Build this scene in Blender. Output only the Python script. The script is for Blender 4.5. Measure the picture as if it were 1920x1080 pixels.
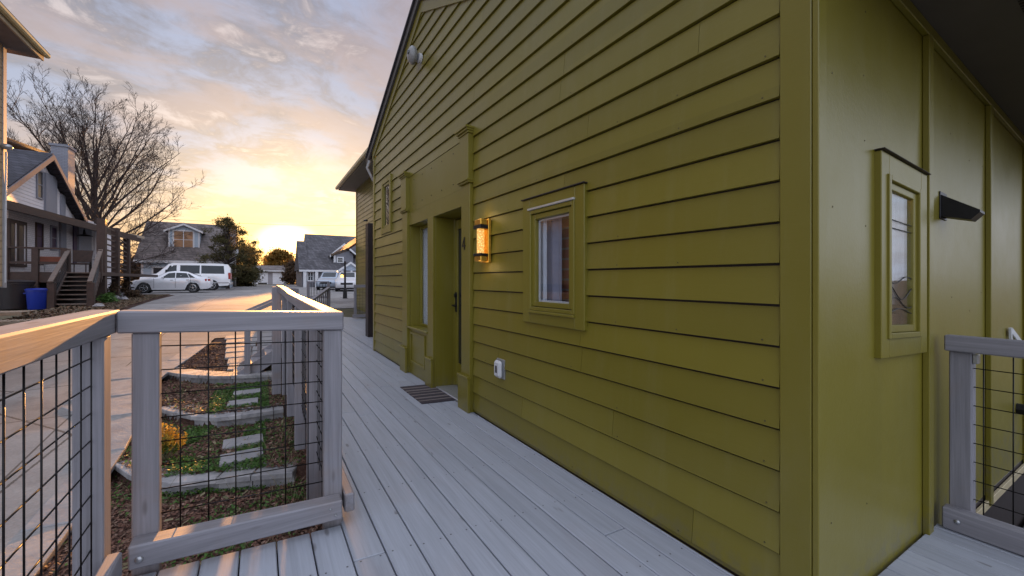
import bpy, math, random
from mathutils import Vector, Matrix, noise as mnoise
R = math.radians
rnd = random.Random(7)
sc = bpy.context.scene
for o in list(bpy.data.objects): bpy.data.objects.remove(o)
col = sc.collection

# ------------------------------------------------------------------ camera
YAW = math.atan(471/765)
cd = bpy.data.cameras.new('camera'); cam = bpy.data.objects.new('camera', cd); col.objects.link(cam)
cam.location = (0, 0, 0); cam.rotation_euler = (R(90), 0, -YAW)
cd.sensor_width = 36; cd.lens = 765/1920*36; cd.shift_y = -16/1920
cd.clip_start = .05; cd.clip_end = 3000
sc.camera = cam
# ------------------------------------------------------------------ light, sky, exposure
SUN_AZ = R(4.6)          # to the right of +Y
SUN_EL = R(6.6)
sc.view_settings.view_transform = 'Standard'; sc.view_settings.look = 'None'
sc.view_settings.gamma = 1; sc.view_settings.exposure = 1.25
sd = bpy.data.lights.new('sun', 'SUN'); sd.energy = 5.0; sd.angle = R(.6); sd.color = (1, .44, .11)
so = bpy.data.objects.new('sun', sd); col.objects.link(so)
sdir = Vector((math.sin(SUN_AZ)*math.cos(SUN_EL), math.cos(SUN_AZ)*math.cos(SUN_EL), math.sin(SUN_EL)))
so.rotation_euler = sdir.to_track_quat('Z', 'Y').to_euler()
so.location = sdir*50

class NT:
    def __init__(s, tree): s.t = tree; s.n = tree.nodes; s.l = tree.links
    def node(s, typ, **kw):
        n = s.n.new(typ)
        for k, v in kw.items(): setattr(n, k, v)
        return n
    def put(s, sock, v):
        if isinstance(v, bpy.types.NodeSocket): s.l.new(v, sock)
        elif v is not None:
            if isinstance(v, tuple) and len(v) == 3 and sock.type == 'RGBA': v = v+(1,)
            sock.default_value = v
    def math(s, op, a, b=None, c=None, clamp=False):
        n = s.node('ShaderNodeMath', operation=op, use_clamp=clamp)
        s.put(n.inputs[0], a)
        if b is not None: s.put(n.inputs[1], b)
        if c is not None: s.put(n.inputs[2], c)
        return n.outputs[0]
    def mix(s, f, a, b, blend='MIX'):
        n = s.node('ShaderNodeMix', data_type='RGBA', blend_type=blend)
        s.put(n.inputs[0], f); s.put(n.inputs[6], a); s.put(n.inputs[7], b)
        return n.outputs[2]
    def ramp(s, f, pts, interp='LINEAR'):
        n = s.node('ShaderNodeValToRGB'); cr = n.color_ramp; cr.interpolation = interp
        while len(cr.elements) < len(pts): cr.elements.new(.5)
        for e, (p, c) in zip(cr.elements, pts):
            e.position = p; e.color = (c, c, c, 1) if isinstance(c, (int, float)) else tuple(c)+(1,)
        s.put(n.inputs[0], f); return n.outputs[0]
    def noise(s, vec, scale, detail=4, rough=.55, dist=0):
        n = s.node('ShaderNodeTexNoise'); s.put(n.inputs['Vector'], vec); s.put(n.inputs['Scale'], scale)
        n.inputs['Detail'].default_value = detail; n.inputs['Roughness'].default_value = rough; n.inputs['Distortion'].default_value = dist
        return n.outputs[0]
    def smooth(s, v, a, b):
        n = s.node('ShaderNodeMapRange', interpolation_type='SMOOTHSTEP')
        s.put(n.inputs[0], v); n.inputs[1].default_value = a; n.inputs[2].default_value = b
        return n.outputs[0]
    def vmul(s, v, m):
        n = s.node('ShaderNodeVectorMath', operation='MULTIPLY'); s.put(n.inputs[0], v); s.put(n.inputs[1], m); return n.outputs[0]
    def vadd(s, v, m):
        n = s.node('ShaderNodeVectorMath', operation='ADD'); s.put(n.inputs[0], v); s.put(n.inputs[1], m); return n.outputs[0]

w = bpy.data.worlds.new('World'); sc.world = w; w.use_nodes = True
T = NT(w.node_tree); T.n.clear()
sky = T.node('ShaderNodeTexSky', sky_type='NISHITA', sun_disc=False, sun_elevation=SUN_EL, sun_rotation=SUN_AZ)
sky.air_density = 1.3; sky.dust_density = 2.0; sky.ozone_density = 2.0
tc = T.node('ShaderNodeTexCoord').outputs['Generated']
nrm = T.node('ShaderNodeVectorMath', operation='NORMALIZE'); T.put(nrm.inputs[0], tc); d = nrm.outputs[0]
sp = T.node('ShaderNodeSeparateXYZ'); T.put(sp.inputs[0], d); z = sp.outputs[2]
zz = T.math('ADD', T.math('MAXIMUM', z, 0.0), .16)
cb = T.node('ShaderNodeCombineXYZ'); T.put(cb.inputs[0], T.math('DIVIDE', sp.outputs[0], zz)); T.put(cb.inputs[1], T.math('DIVIDE', sp.outputs[1], zz))
cu = cb.outputs[0]
dt = T.node('ShaderNodeVectorMath', operation='DOT_PRODUCT'); T.put(dt.inputs[0], d); T.put(dt.inputs[1], tuple(sdir)); sdot = dt.outputs['Value']
gd = Vector((math.sin(R(2.8))*math.cos(R(4.6)), math.cos(R(2.8))*math.cos(R(4.6)), math.sin(R(4.6))))
dt.inputs[1].default_value = tuple(gd)
n1 = T.noise(cu, 2.0, 11, .60, .45)
n2 = T.noise(T.vadd(cu, (7.3, 2.1, 0)), 1.5, 7, .58, .5)
n3 = T.noise(T.vadd(cu, (1.3, 9.1, 0)), 5.5, 9, .66, .6)
dz2 = T.math('MULTIPLY', T.math('SUBTRACT', z, gd.z), T.math('SUBTRACT', z, gd.z))
sdot = T.math('SUBTRACT', sdot, T.math('MULTIPLY', dz2, .75))
thick = T.smooth(T.math('ADD', T.math('MULTIPLY', n1, .62), T.math('MULTIPLY', n3, .38)), .43, .57)
base = T.mix(thick, (.155, .180, .262), (.098, .092, .117))
pink = T.mix(T.math('MULTIPLY', T.smooth(n2, .43, .58), .8), base, (.200, .152, .155))
brk = T.smooth(T.math('ADD', T.math('MULTIPLY', n1, .45), T.math('MULTIPLY', n3, .55)), .525, .64)
cl = T.mix(T.math('MULTIPLY', brk, .8), pink, (.33, .28, .28))
low = T.math('MULTIPLY', T.smooth(T.math('MULTIPLY', z, -1.0), -.22, -.01), T.smooth(sdot, .60, .99))
cl = T.mix(T.math('MULTIPLY', low, .74), cl, T.mix(thick, (.29, .185, .105), (.135, .100, .095)))
glow = T.smooth(sdot, .982, .9998)
cl = T.mix(T.math('MULTIPLY', glow, .85), cl, T.mix(T.math('MULTIPLY', thick, .8), (.47, .29, .10), (.24, .15, .08)))
core = T.smooth(sdot, .9974, .99995)
cl = T.mix(core, cl, (1.3, 1.0, .50))
up = T.math('MAXIMUM', T.smooth(z, .62, .95), T.smooth(T.math('MULTIPLY', sp.outputs[1], -1.0), -.05, .5))  # overhead and rear sky, out of view, brightened as added fill light
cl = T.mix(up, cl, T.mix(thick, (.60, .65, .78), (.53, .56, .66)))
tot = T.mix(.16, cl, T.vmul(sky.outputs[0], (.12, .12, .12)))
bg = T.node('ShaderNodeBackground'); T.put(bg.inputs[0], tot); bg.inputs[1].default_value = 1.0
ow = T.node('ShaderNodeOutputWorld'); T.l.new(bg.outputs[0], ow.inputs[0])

# ------------------------------------------------------------------ image pixel to world helpers
FF, CX, HY = 765., 960., 524.
TS, TC = math.sin(YAW), math.cos(YAW)
FALL = .0466             # vertical shear added to deck and house, per metre rightward, fitted to image lines
def at(px, py, dist):    # a far point: image pixel and chosen depth from the camera -> world metres
    t = (px-CX)/FF
    return Vector((dist*(t*TC+TS), dist*(TC-t*TS), (HY-py)*dist/FF))
GP = [(-40,-2.3),(0,-2.2),(4.6,-2.03),(7,-1.80),(10.6,-1.55),(14,-1.36),(18,-1.22),(22,-1.10),(38,-.95),(60,-.72),(120,-.5),(2000,-.5)]
def G(y):
    for (a, b), (c, e) in zip(GP, GP[1:]):
        if a <= y <= c: return b+(e-b)*(y-a)/(c-a)
    return GP[0][1]

# ------------------------------------------------------------------ mesh builder
def absloc(p):
    v = Vector((0, 0, 0))
    while p is not None: v += p.location; p = p.parent
    return v
class MB:
    def __init__(s): s.v = []; s.f = []
    def add(s, vs, fs):
        b = len(s.v); s.v += [Vector(x) for x in vs]; s.f += [tuple(b+i for i in f) for f in fs]; return s
    def box(s, a, b):
        x0, y0, z0 = a; x1, y1, z1 = b
        x0, x1 = min(x0, x1), max(x0, x1); y0, y1 = min(y0, y1), max(y0, y1); z0, z1 = min(z0, z1), max(z0, z1)
        return s.add([(x0,y0,z0),(x1,y0,z0),(x1,y1,z0),(x0,y1,z0),(x0,y0,z1),(x1,y0,z1),(x1,y1,z1),(x0,y1,z1)],
                     [(0,3,2,1),(4,5,6,7),(0,1,5,4),(1,2,6,5),(2,3,7,6),(3,0,4,7)])
    def bev(s, a, b, c=.004):   # box with chamfered edges
        x0, y0, z0 = [min(p, q) for p, q in zip(a, b)]; x1, y1, z1 = [max(p, q) for p, q in zip(a, b)]
        c = min(c, (x1-x0)*.45, (y1-y0)*.45, (z1-z0)*.45)
        vs = []; X = (x0, x1); Y = (y0, y1); Z = (z0, z1)
        idx = {}
        for i in (0, 1):
            for j in (0, 1):
                for k in (0, 1):
                    sx, sy, sz = (c if i == 0 else -c), (c if j == 0 else -c), (c if k == 0 else -c)
                    idx[i,j,k] = len(vs)
                    vs += [(X[i], Y[j]+sy, Z[k]+sz), (X[i]+sx, Y[j], Z[k]+sz), (X[i]+sx, Y[j]+sy, Z[k])]
        fs = []
        def q(t, corners): fs.append(tuple(idx[c_]+t for c_ in corners))
        q(0, [(0,0,0),(0,0,1),(0,1,1),(0,1,0)]); q(0, [(1,0,0),(1,1,0),(1,1,1),(1,0,1)])
        q(1, [(0,0,0),(1,0,0),(1,0,1),(0,0,1)]); q(1, [(0,1,0),(0,1,1),(1,1,1),(1,1,0)])
        q(2, [(0,0,0),(0,1,0),(1,1,0),(1,0,0)]); q(2, [(0,0,1),(1,0,1),(1,1,1),(0,1,1)])
        for i in (0, 1):
            for j in (0, 1): A, B = idx[i,j,0], idx[i,j,1]; fs.append((A, A+1, B+1, B))
            for k in (0, 1): A, B = idx[i,0,k], idx[i,1,k]; fs.append((A, A+2, B+2, B))
        for j in (0, 1):
            for k in (0, 1): A, B = idx[0,j,k], idx[1,j,k]; fs.append((A+1, A+2, B+2, B+1))
        for kk, A in idx.items(): fs.append((A, A+1, A+2))
        return s.add(vs, fs)
    def prism(s, pts, vec):     # closed polygon swept along vec
        n = len(pts); v = Vector(vec); P = [Vector(p) for p in pts]
        return s.add(P+[p+v for p in P], [tuple(range(n))[::-1], tuple(range(n, 2*n))]+[(i, (i+1) % n, n+(i+1) % n, n+i) for i in range(n)])
    def beam(s, a, b, wd, ht, c=.003):   # rectangular bar between two points (any direction)
        a = Vector(a); b = Vector(b); d_ = (b-a).normalized()
        side = d_.cross(Vector((0, 0, 1)))
        if side.length < 1e-4: side = Vector((1, 0, 0))
        side.normalize(); up_ = side.cross(d_).normalized()
        prof = [(-wd/2+c, -ht/2), (wd/2-c, -ht/2), (wd/2, -ht/2+c), (wd/2, ht/2-c), (wd/2-c, ht/2), (-wd/2+c, ht/2), (-wd/2, ht/2-c), (-wd/2, -ht/2+c)]
        return s.prism([a+side*p+up_*q_ for p, q_ in prof], b-a)
    def tube(s, pts, rad, n=8, cap=True):
        P = [Vector(p) for p in pts]; rr = rad if isinstance(rad, (list, tuple)) else [rad]*len(P)
        b = len(s.v); prev = None
        for i, p in enumerate(P):
            t = (P[min(i+1, len(P)-1)]-P[max(i-1, 0)]).normalized()
            u_ = prev - t*prev.dot(t) if prev is not None else t.orthogonal()
            if u_.length < 1e-6: u_ = t.orthogonal()
            u_.normalize(); prev = u_; v_ = t.cross(u_)
            for k in range(n):
                a = 2*math.pi*k/n; s.v.append(p+(u_*math.cos(a)+v_*math.sin(a))*rr[i])
        for i in range(len(P)-1):
            for k in range(n):
                s.f.append((b+i*n+k, b+i*n+(k+1) % n, b+(i+1)*n+(k+1) % n, b+(i+1)*n+k))
        if cap: s.f.append(tuple(b+k for k in range(n))[::-1]); s.f.append(tuple(b+(len(P)-1)*n+k for k in range(n)))
        return s
    def lathe(s, c, prof, n=20, axis='z'):
        c = Vector(c); b = len(s.v)
        for r, h in prof:
            for k in range(n):
                a = 2*math.pi*k/n; p, q_ = r*math.cos(a), r*math.sin(a)
                s.v.append(c+Vector({'z': (p, q_, h), 'y': (p, h, q_), 'x': (h, p, q_)}[axis]))
        for i in range(len(prof)-1):
            for k in range(n): s.f.append((b+i*n+k, b+i*n+(k+1) % n, b+(i+1)*n+(k+1) % n, b+(i+1)*n+k))
        s.f.append(tuple(b+k for k in range(n))[::-1]); s.f.append(tuple(b+(len(prof)-1)*n+k for k in range(n)))
        return s
    def blob(s, c, r, n=2, jit=.15, seed=0):
        rg = random.Random(seed); c = Vector(c); r = Vector(r if isinstance(r, (tuple, list, Vector)) else (r, r, r))
        U, V = 6+2*n, 4+n; b = len(s.v)
        for j in range(V+1):
            ph = math.pi*j/V
            for i in range(U):
                a = 2*math.pi*i/U; k = 1+jit*(rg.random()-.5)*2
                s.v.append(c+Vector((r.x*math.sin(ph)*math.cos(a)*k, r.y*math.sin(ph)*math.sin(a)*k, r.z*math.cos(ph)*k)))
        for j in range(V):
            for i in range(U): s.f.append((b+j*U+i, b+j*U+(i+1) % U, b+(j+1)*U+(i+1) % U, b+(j+1)*U+i))
        return s
    def build(s, name, mat, parent=None, mat2=None, fall=False, smooth=False, local=False, fix=True):
        vs = s.v
        if fall: vs = [Vector((p.x, p.y, p.z-FALL*p.x)) for p in vs]  # vertical shear: lowers each vertex in proportion to its x
        if parent is not None and not local:
            o_ = absloc(parent); vs = [p-o_ for p in vs]
        me = bpy.data.meshes.new(name); me.from_pydata([tuple(p) for p in vs], [], s.f); me.materials.append(mat)
        if mat2: me.materials.append(mat2[0]); me.polygons.foreach_set('material_index', [1 if i >= mat2[1] else 0 for i in range(len(me.polygons))])
        me.validate()
        if fix:
            import bmesh
            bm = bmesh.new(); bm.from_mesh(me); bmesh.ops.recalc_face_normals(bm, faces=bm.faces); bm.to_mesh(me); bm.free()
        if smooth:
            me.polygons.foreach_set('use_smooth', [True]*len(me.polygons))
        o = bpy.data.objects.new(name, me); col.objects.link(o)
        if parent is not None: o.parent = parent
        return o
def smooth_by_angle(o, ang=35):
    me = o.data; me.polygons.foreach_set('use_smooth', [True]*len(me.polygons))
    try: me.set_sharp_from_angle(angle=R(ang))
    except Exception: pass
def tag(o, label=None, cat=None, group=None, kind=None):
    if label: o['label'] = label
    if cat: o['category'] = cat
    if group: o['group'] = group
    if kind: o['kind'] = kind
    return o
def empty(name, loc, label=None, cat=None, group=None, rz=0):
    o = bpy.data.objects.new(name, None); o.empty_display_size = .2; col.objects.link(o)
    o.location = loc; o.rotation_euler.z = rz
    return tag(o, label, cat, group)
def copy_tree(o, parent=None):
    c = o.copy(); col.objects.link(c)
    if parent is not None: c.parent = parent
    for ch in o.children: copy_tree(ch, c)
    return c

# ------------------------------------------------------------------ materials
MATS = {}
def newmat(name):
    m = bpy.data.materials.new(name); m.use_nodes = True; t = NT(m.node_tree); t.n.clear()
    p = t.node('ShaderNodeBsdfPrincipled'); o = t.node('ShaderNodeOutputMaterial'); t.l.new(p.outputs[0], o.inputs[0])
    return m, t, p
def bump(t, p, h, strength=.3, dist=.01):
    b = t.node('ShaderNodeBump'); b.inputs['Strength'].default_value = strength; b.inputs['Distance'].default_value = dist
    t.put(b.inputs['Height'], h); t.l.new(b.outputs[0], p.inputs['Normal'])
def pos(t): return t.node('ShaderNodeNewGeometry').outputs['Position']
def isl(t): return t.node('ShaderNodeNewGeometry').outputs['Random Per Island']
def plain(name, c, rough=.6, metal=0, var=.12, scale=6, spec=.5, bmp=0, coat=0):
    m, t, p = newmat(name); P = pos(t)
    n = t.noise(P, scale, 5, .6)
    k = t.ramp(n, [(.3, 1-var), (.7, 1+var)])
    t.put(p.inputs['Base Color'], t.mix(1.0, c+(1,), k, 'MULTIPLY'))
    t.put(p.inputs['Roughness'], t.math('ADD', t.math('MULTIPLY', n, .15), rough-.075)); p.inputs['Metallic'].default_value = metal
    p.inputs['Specular IOR Level'].default_value = spec
    if coat: p.inputs['Coat Weight'].default_value = coat; p.inputs['Coat Roughness'].default_value = .05
    if bmp: bump(t, p, t.noise(P, scale*8, 4, .6), bmp, .01)
    return m
def wood(name, ax, c0, c1, rough=.6, tint=(.30,.22,.17), tintamt=.35, knots=True, bmpk=.35):
    m, t, p = newmat(name); P = pos(t); r = isl(t)
    off = t.node('ShaderNodeCombineXYZ'); 
    for i in range(3): t.put(off.inputs[i], t.math('MULTIPLY', r, 37.0+i*11))
    Q = t.vadd(P, off.outputs[0])
    s1 = [26., 26., 26.]; s1[ax] = 1.1
    s2 = [110., 110., 110.]; s2[ax] = 3.0
    g1 = t.noise(t.vmul(Q, tuple(s1)), 1, 5, .6, .9); g2 = t.noise(t.vmul(Q, tuple(s2)), 1, 3, .6, .3)
    big = t.noise(Q, 2.3, 4, .6)
    f = t.math('ADD', t.math('MULTIPLY', g1, .6), t.math('MULTIPLY', g2, .4))
    c = t.mix(t.ramp(f, [(.36, 0), (.66, 1)]), c0, c1)
    c = t.mix(t.math('MULTIPLY', t.smooth(big, .52, .75), tintamt), c, tint)
    c = t.mix(1.0, c, t.ramp(r, [(0, .92), (.5, 1.0), (1, 1.06)]), 'MULTIPLY')
    if knots:
        v = t.node('ShaderNodeTexVoronoi', feature='F1'); s3 = [9., 9., 9.]; s3[ax] = 2.6
        t.put(v.inputs['Vector'], t.vmul(Q, tuple(s3))); v.inputs['Scale'].default_value = 1
        kn = t.math('SUBTRACT', 1.0, t.smooth(v.outputs['Distance'], .045, .13))
        gate = t.math('GREATER_THAN', t.node('ShaderNodeSeparateColor').inputs[0].default_value if False else t.noise(t.vmul(Q, (1.3, 1.3, 1.3)), 1, 1), .52)
        c = t.mix(t.math('MULTIPLY', t.math('MULTIPLY', kn, gate), .55), c, (.085, .068, .06))
    t.put(p.inputs['Base Color'], c)
    t.put(p.inputs['Roughness'], t.math('ADD', t.math('MULTIPLY', g1, .25), rough-.12))
    bump(t, p, f, bmpk, .004)
    return m
DK0, DK1 = (.315, .335, .385), (.415, .44, .505)
M_deckY = wood('deck_boards', 1, DK0, DK1, .50, (.36, .32, .33), .25, bmpk=.25)
RW0, RW1 = (.185, .18, .20), (.285, .275, .305)
M_wx, M_wy, M_wz = [wood('rail_wood_'+'xyz'[i], i, RW0, RW1, .6, (.24, .175, .14), (.5, .75, .5)[i]) for i in range(3)]
def olive():
    m, t, p = newmat('olive_paint'); P = pos(t); r = isl(t)
    n = t.noise(P, 1.1, 5, .6); n2 = t.noise(t.vmul(P, (14, 14, 1.2)), 1, 4, .6)
    c = t.mix(n, (.156, .129, .012), (.197, .165, .020))
    c = t.mix(t.math('MULTIPLY', t.smooth(n2, .5, .8), .25), c, (.21, .19, .06))
    c = t.mix(1.0, c, t.ramp(r, [(0, .91), (1, 1.07)]), 'MULTIPLY')
    sm = t.noise(t.vmul(P, (3, 3, .7)), 1, 6, .7); c = t.mix(t.math('MULTIPLY', t.smooth(sm, .5, .72), .16), c, (.24, .215, .10))
    sz = t.node('ShaderNodeSeparateXYZ'); t.put(sz.inputs[0], P)      # splashed dirt just above the deck
    dirt = t.math('MULTIPLY', t.math('SUBTRACT', 1.0, t.smooth(sz.outputs[2], -1.30, -1.12)), t.smooth(t.noise(P, 16, 5, .7), .40, .65))
    c = t.mix(t.math('MULTIPLY', dirt, .45), c, (.12, .11, .09))
    t.put(p.inputs['Base Color'], c)
    t.put(p.inputs['Roughness'], t.math('ADD', t.math('MULTIPLY', t.noise(P, 2.2, 5, .7), .22), .24)); p.inputs['Specular IOR Level'].default_value = .48
    g = t.noise(t.vmul(P, (60, 9, 60)), 1, 4, .6)
    bump(t, p, t.math('ADD', g, t.math('MULTIPLY', t.noise(P, 5, 3), 2.0)), .12, .005)
    return m
M_ol = olive()
M_black = plain('black_metal', (.012, .012, .014), .38, .3, .2, 20)
M_wire = plain('black_wire', (.012, .011, .012), .33, .6, .2, 30)
M_dkbrown = plain('dark_brown_paint', (.022, .014, .013), .5, 0, .2, 8)
M_galv = plain('galvanised_metal', (.42, .43, .45), .35, .8, .15, 40)
M_white = plain('white_plastic', (.56, .57, .59), .4, 0, .05, 20)
M_gold = plain('brass', (.75, .42, .06), .3, .85, .15, 30)
M_roof = plain('dark_roof', (.045, .042, .048), .9, 0, .25, 12, bmp=.5)
M_soff = plain('brown_soffit', (.085, .070, .048), .7, 0, .12, 5)
M_trimw = plain('white_trim', (.62, .62, .64), .55, 0, .08, 5)
M_glass_dark = plain('dark_window_glass', (.015, .017, .02), .06, 0, .3, 2, spec=.8)
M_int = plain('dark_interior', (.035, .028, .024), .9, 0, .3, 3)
M_rub = plain('tyre_rubber', (.02, .02, .021), .8, 0, .2, 20)
M_chrome = plain('alloy', (.6, .61, .63), .25, .9, .1, 20)
def glass():
    m, t, p = newmat('window_glass')
    t.n.remove(p); o = [n for n in t.n if n.type == 'OUTPUT_MATERIAL'][0]
    tr = t.node('ShaderNodeBsdfTransparent'); gl = t.node('ShaderNodeBsdfGlossy'); gl.inputs['Roughness'].default_value = .01
    lw_ = t.node('ShaderNodeLayerWeight'); lw_.inputs[0].default_value = .5
    mx = t.node('ShaderNodeMixShader'); t.put(mx.inputs[0], t.math('ADD', t.math('MULTIPLY', t.math('POWER', lw_.outputs['Facing'], 4.0), .9), .045)); t.l.new(tr.outputs[0], mx.inputs[1]); t.l.new(gl.outputs[0], mx.inputs[2])
    t.l.new(mx.outputs[0], o.inputs[0]); tr.inputs[0].default_value = (.95, .96, .97, 1)
    return m
M_glass = glass()
def emit(name, c, k):
    m, t, p = newmat(name); p.inputs['Base Color'].default_value = c+(1,)
    p.inputs['Emission Color'].default_value = c+(1,); p.inputs['Emission Strength'].default_value = k
    return m
def siding(name, c, period=.12, ax=2, rough=.6, var=.08, dark=.45):
    m, t, p = newmat(name); P = pos(t); s_ = t.node('ShaderNodeSeparateXYZ'); t.put(s_.inputs[0], P)
    fr = t.math('FRACT', t.math('DIVIDE', t.math('ADD', s_.outputs[ax], 50), period))
    n = t.noise(P, 1.6, 5, .6)
    cc = t.mix(1.0, c+(1,), t.ramp(n, [(.3, 1-var), (.7, 1+var)]), 'MULTIPLY')
    t.put(p.inputs['Base Color'], cc); p.inputs['Roughness'].default_value = rough
    h = t.ramp(fr, [(0, 0.0), (.10, 1.0), (1.0, .35)])
    bump(t, p, h, 1.0, .02); return m
def shingle(name, c, row=.14, ax=2):
    m, t, p = newmat(name); P = pos(t)
    b = t.node('ShaderNodeTexBrick'); b.inputs['Scale'].default_value = 1; b.inputs['Brick Width'].default_value = .3; b.inputs['Row Height'].default_value = row
    b.inputs['Mortar Size'].default_value = .012; b.offset = .5
    b.inputs['Color1'].default_value = tuple(x*.75 for x in c)+(1,); b.inputs['Color2'].default_value = tuple(x*1.3 for x in c)+(1,); b.inputs['Mortar'].default_value = tuple(x*.35 for x in c)+(1,)
    sx = t.node('ShaderNodeSeparateXYZ'); t.put(sx.inputs[0], P); q = t.node('ShaderNodeCombineXYZ')
    t.put(q.inputs[0], t.math('ADD', sx.outputs[0], sx.outputs[1])); t.put(q.inputs[1], sx.outputs[2]); t.put(b.inputs['Vector'], q.outputs[0])
    n = t.noise(P, .9, 6, .65)
    t.put(p.inputs['Base Color'], t.mix(1.0, b.outputs[0], t.ramp(n, [(.3, .7), (.7, 1.25)]), 'MULTIPLY')); p.inputs['Roughness'].default_value = .9
    bump(t, p, b.outputs[0], .5, .02); return m
def brick(name, c1, c2, mort, wd=.22, ht=.075):
    m, t, p = newmat(name); P = pos(t)
    b = t.node('ShaderNodeTexBrick'); b.inputs['Scale'].default_value = 1; b.inputs['Brick Width'].default_value = wd; b.inputs['Row Height'].default_value = ht
    b.inputs['Mortar Size'].default_value = .008
    b.inputs['Color1'].default_value = c1+(1,); b.inputs['Color2'].default_value = c2+(1,); b.inputs['Mortar'].default_value = mort+(1,)
    sx = t.node('ShaderNodeSeparateXYZ'); t.put(sx.inputs[0], P); q = t.node('ShaderNodeCombineXYZ')
    t.put(q.inputs[0], t.math('ADD', sx.outputs[0], sx.outputs[1])); t.put(q.inputs[1], sx.outputs[2]); t.put(b.inputs['Vector'], q.outputs[0])
    t.put(p.inputs['Base Color'], b.outputs[0]); p.inputs['Roughness'].default_value = .8; bump(t, p, b.outputs[1], -.5, .01); return m
def concrete():
    m, t, p = newmat('lot_concrete'); P = pos(t)
    n = t.noise(P, .55, 7, .65, .3); n2 = t.noise(P, 40, 4, .7); n3 = t.noise(P, 3.0, 5, .65)
    c = t.mix(t.ramp(n, [(.3, 0), (.7, 1)]), (.19, .18, .18), (.37, .355, .345))
    c = t.mix(1.0, c, t.ramp(n2, [(.3, .86), (.7, 1.1)]), 'MULTIPLY')
    c = t.mix(t.math('MULTIPLY', t.smooth(n3, .50, .72), .5), c, (.15, .14, .14))
    # saw-cut joints
    s_ = t.node('ShaderNodeSeparateXYZ'); t.put(s_.inputs[0], P)
    j = None
    for k, (o_, per) in enumerate(((s_.outputs[0], 3.1), (s_.outputs[1], 3.4))):
        fr = t.math('FRACT', t.math('DIVIDE', t.math('ADD', o_, 101.3), per))
        e = t.math('LESS_THAN', fr, .0065); j = e if j is None else t.math('MAXIMUM', j, e)
    cr = t.node('ShaderNodeTexVoronoi', feature='DISTANCE_TO_EDGE'); cr.inputs['Scale'].default_value = .33
    t.put(cr.inputs['Vector'], t.vadd(P, t.vmul(t.node('ShaderNodeTexNoise').outputs['Color'], (0, 0, 0))))
    ck = t.math('LESS_THAN', t.math('ADD', cr.outputs['Distance'], t.math('MULTIPLY', t.math('SUBTRACT', n2, .5), .01)), .004)
    c = t.mix(t.math('MULTIPLY', t.smooth(t.noise(P, 1.7, 3, .5, .8), .62, .74), .4), c, (.10, .095, .095))
    c = t.mix(t.math('MULTIPLY', t.math('MAXIMUM', j, ck), .75), c, (.05, .047, .045))
    t.put(p.inputs['Base Color'], c); t.put(p.inputs['Roughness'], t.math('ADD', t.math('MULTIPLY', n, .12), .80)); p.inputs['Specular IOR Level'].default_value = .2; bump(t, p, n2, .35, .006); return m
M_conc = concrete()
def soil(name, a, b, sc_=25):
    m, t, p = newmat(name); P = pos(t); n = t.noise(P, sc_, 6, .7); n2 = t.noise(P, 1.2, 4)
    t.put(p.inputs['Base Color'], t.mix(1.0, t.mix(t.ramp(n, [(.35, 0), (.65, 1)]), a, b), t.ramp(n2, [(.3, .7), (.7, 1.25)]), 'MULTIPLY'))
    p.inputs['Roughness'].default_value = .95; bump(t, p, n, .9, .03); return m
M_soil = soil('mulch_soil', (.045, .020, .014), (.12, .062, .045))
M_ground = soil('ground_dirt_grass', (.06, .06, .03), (.13, .11, .07), 6)
def island(name, cols, rough=.8, spec=.3, trans=0):
    m, t, p = newmat(name); r = isl(t)
    n = len(cols); c = t.ramp(r, [(i/(n-1) if n > 1 else 0, cc) for i, cc in enumerate(cols)])
    t.put(p.inputs['Base Color'], c); p.inputs['Roughness'].default_value = rough; p.inputs['Specular IOR Level'].default_value = spec
    if trans:
        o = [x for x in t.n if x.type == 'OUTPUT_MATERIAL'][0]; tl = t.node('ShaderNodeBsdfTranslucent'); t.put(tl.inputs[0], c)
        mx = t.node('ShaderNodeMixShader'); mx.inputs[0].default_value = trans; t.l.new(p.outputs[0], mx.inputs[1]); t.l.new(tl.outputs[0], mx.inputs[2]); t.l.new(mx.outputs[0], o.inputs[0])
    return m
M_chip = island('mulch_chips', [(.06,.028,.02), (.13,.06,.042), (.21,.11,.075), (.10,.052,.038), (.30,.20,.15)])
M_leafg = island('groundcover_leaves', [(.03,.075,.012), (.06,.14,.02), (.10,.20,.035), (.05,.11,.02)], .6, .4, .3)
M_straw = island('dry_stems', [(.18,.15,.09), (.32,.27,.16), (.10,.10,.05)], .8, .3, .2)
def stone(name, a, b):
    m, t, p = newmat(name); P = pos(t); r = isl(t); n = t.noise(P, 5, 6, .65); n2 = t.noise(P, 34, 5, .7)
    c = t.mix(t.ramp(n, [(.3, 0), (.7, 1)]), a, b); c = t.mix(1.0, c, t.ramp(r, [(0, .75), (1, 1.2)]), 'MULTIPLY')
    t.put(p.inputs['Base Color'], c); p.inputs['Roughness'].default_value = .72
    bump(t, p, t.math('ADD', n, t.math('MULTIPLY', n2, .5)), .5, .015); return m
M_stone = stone('bluestone', (.20, .20, .215), (.34, .33, .335))
M_wallstone = stone('retaining_stone', (.17, .17, .185), (.42, .40, .40))
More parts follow.
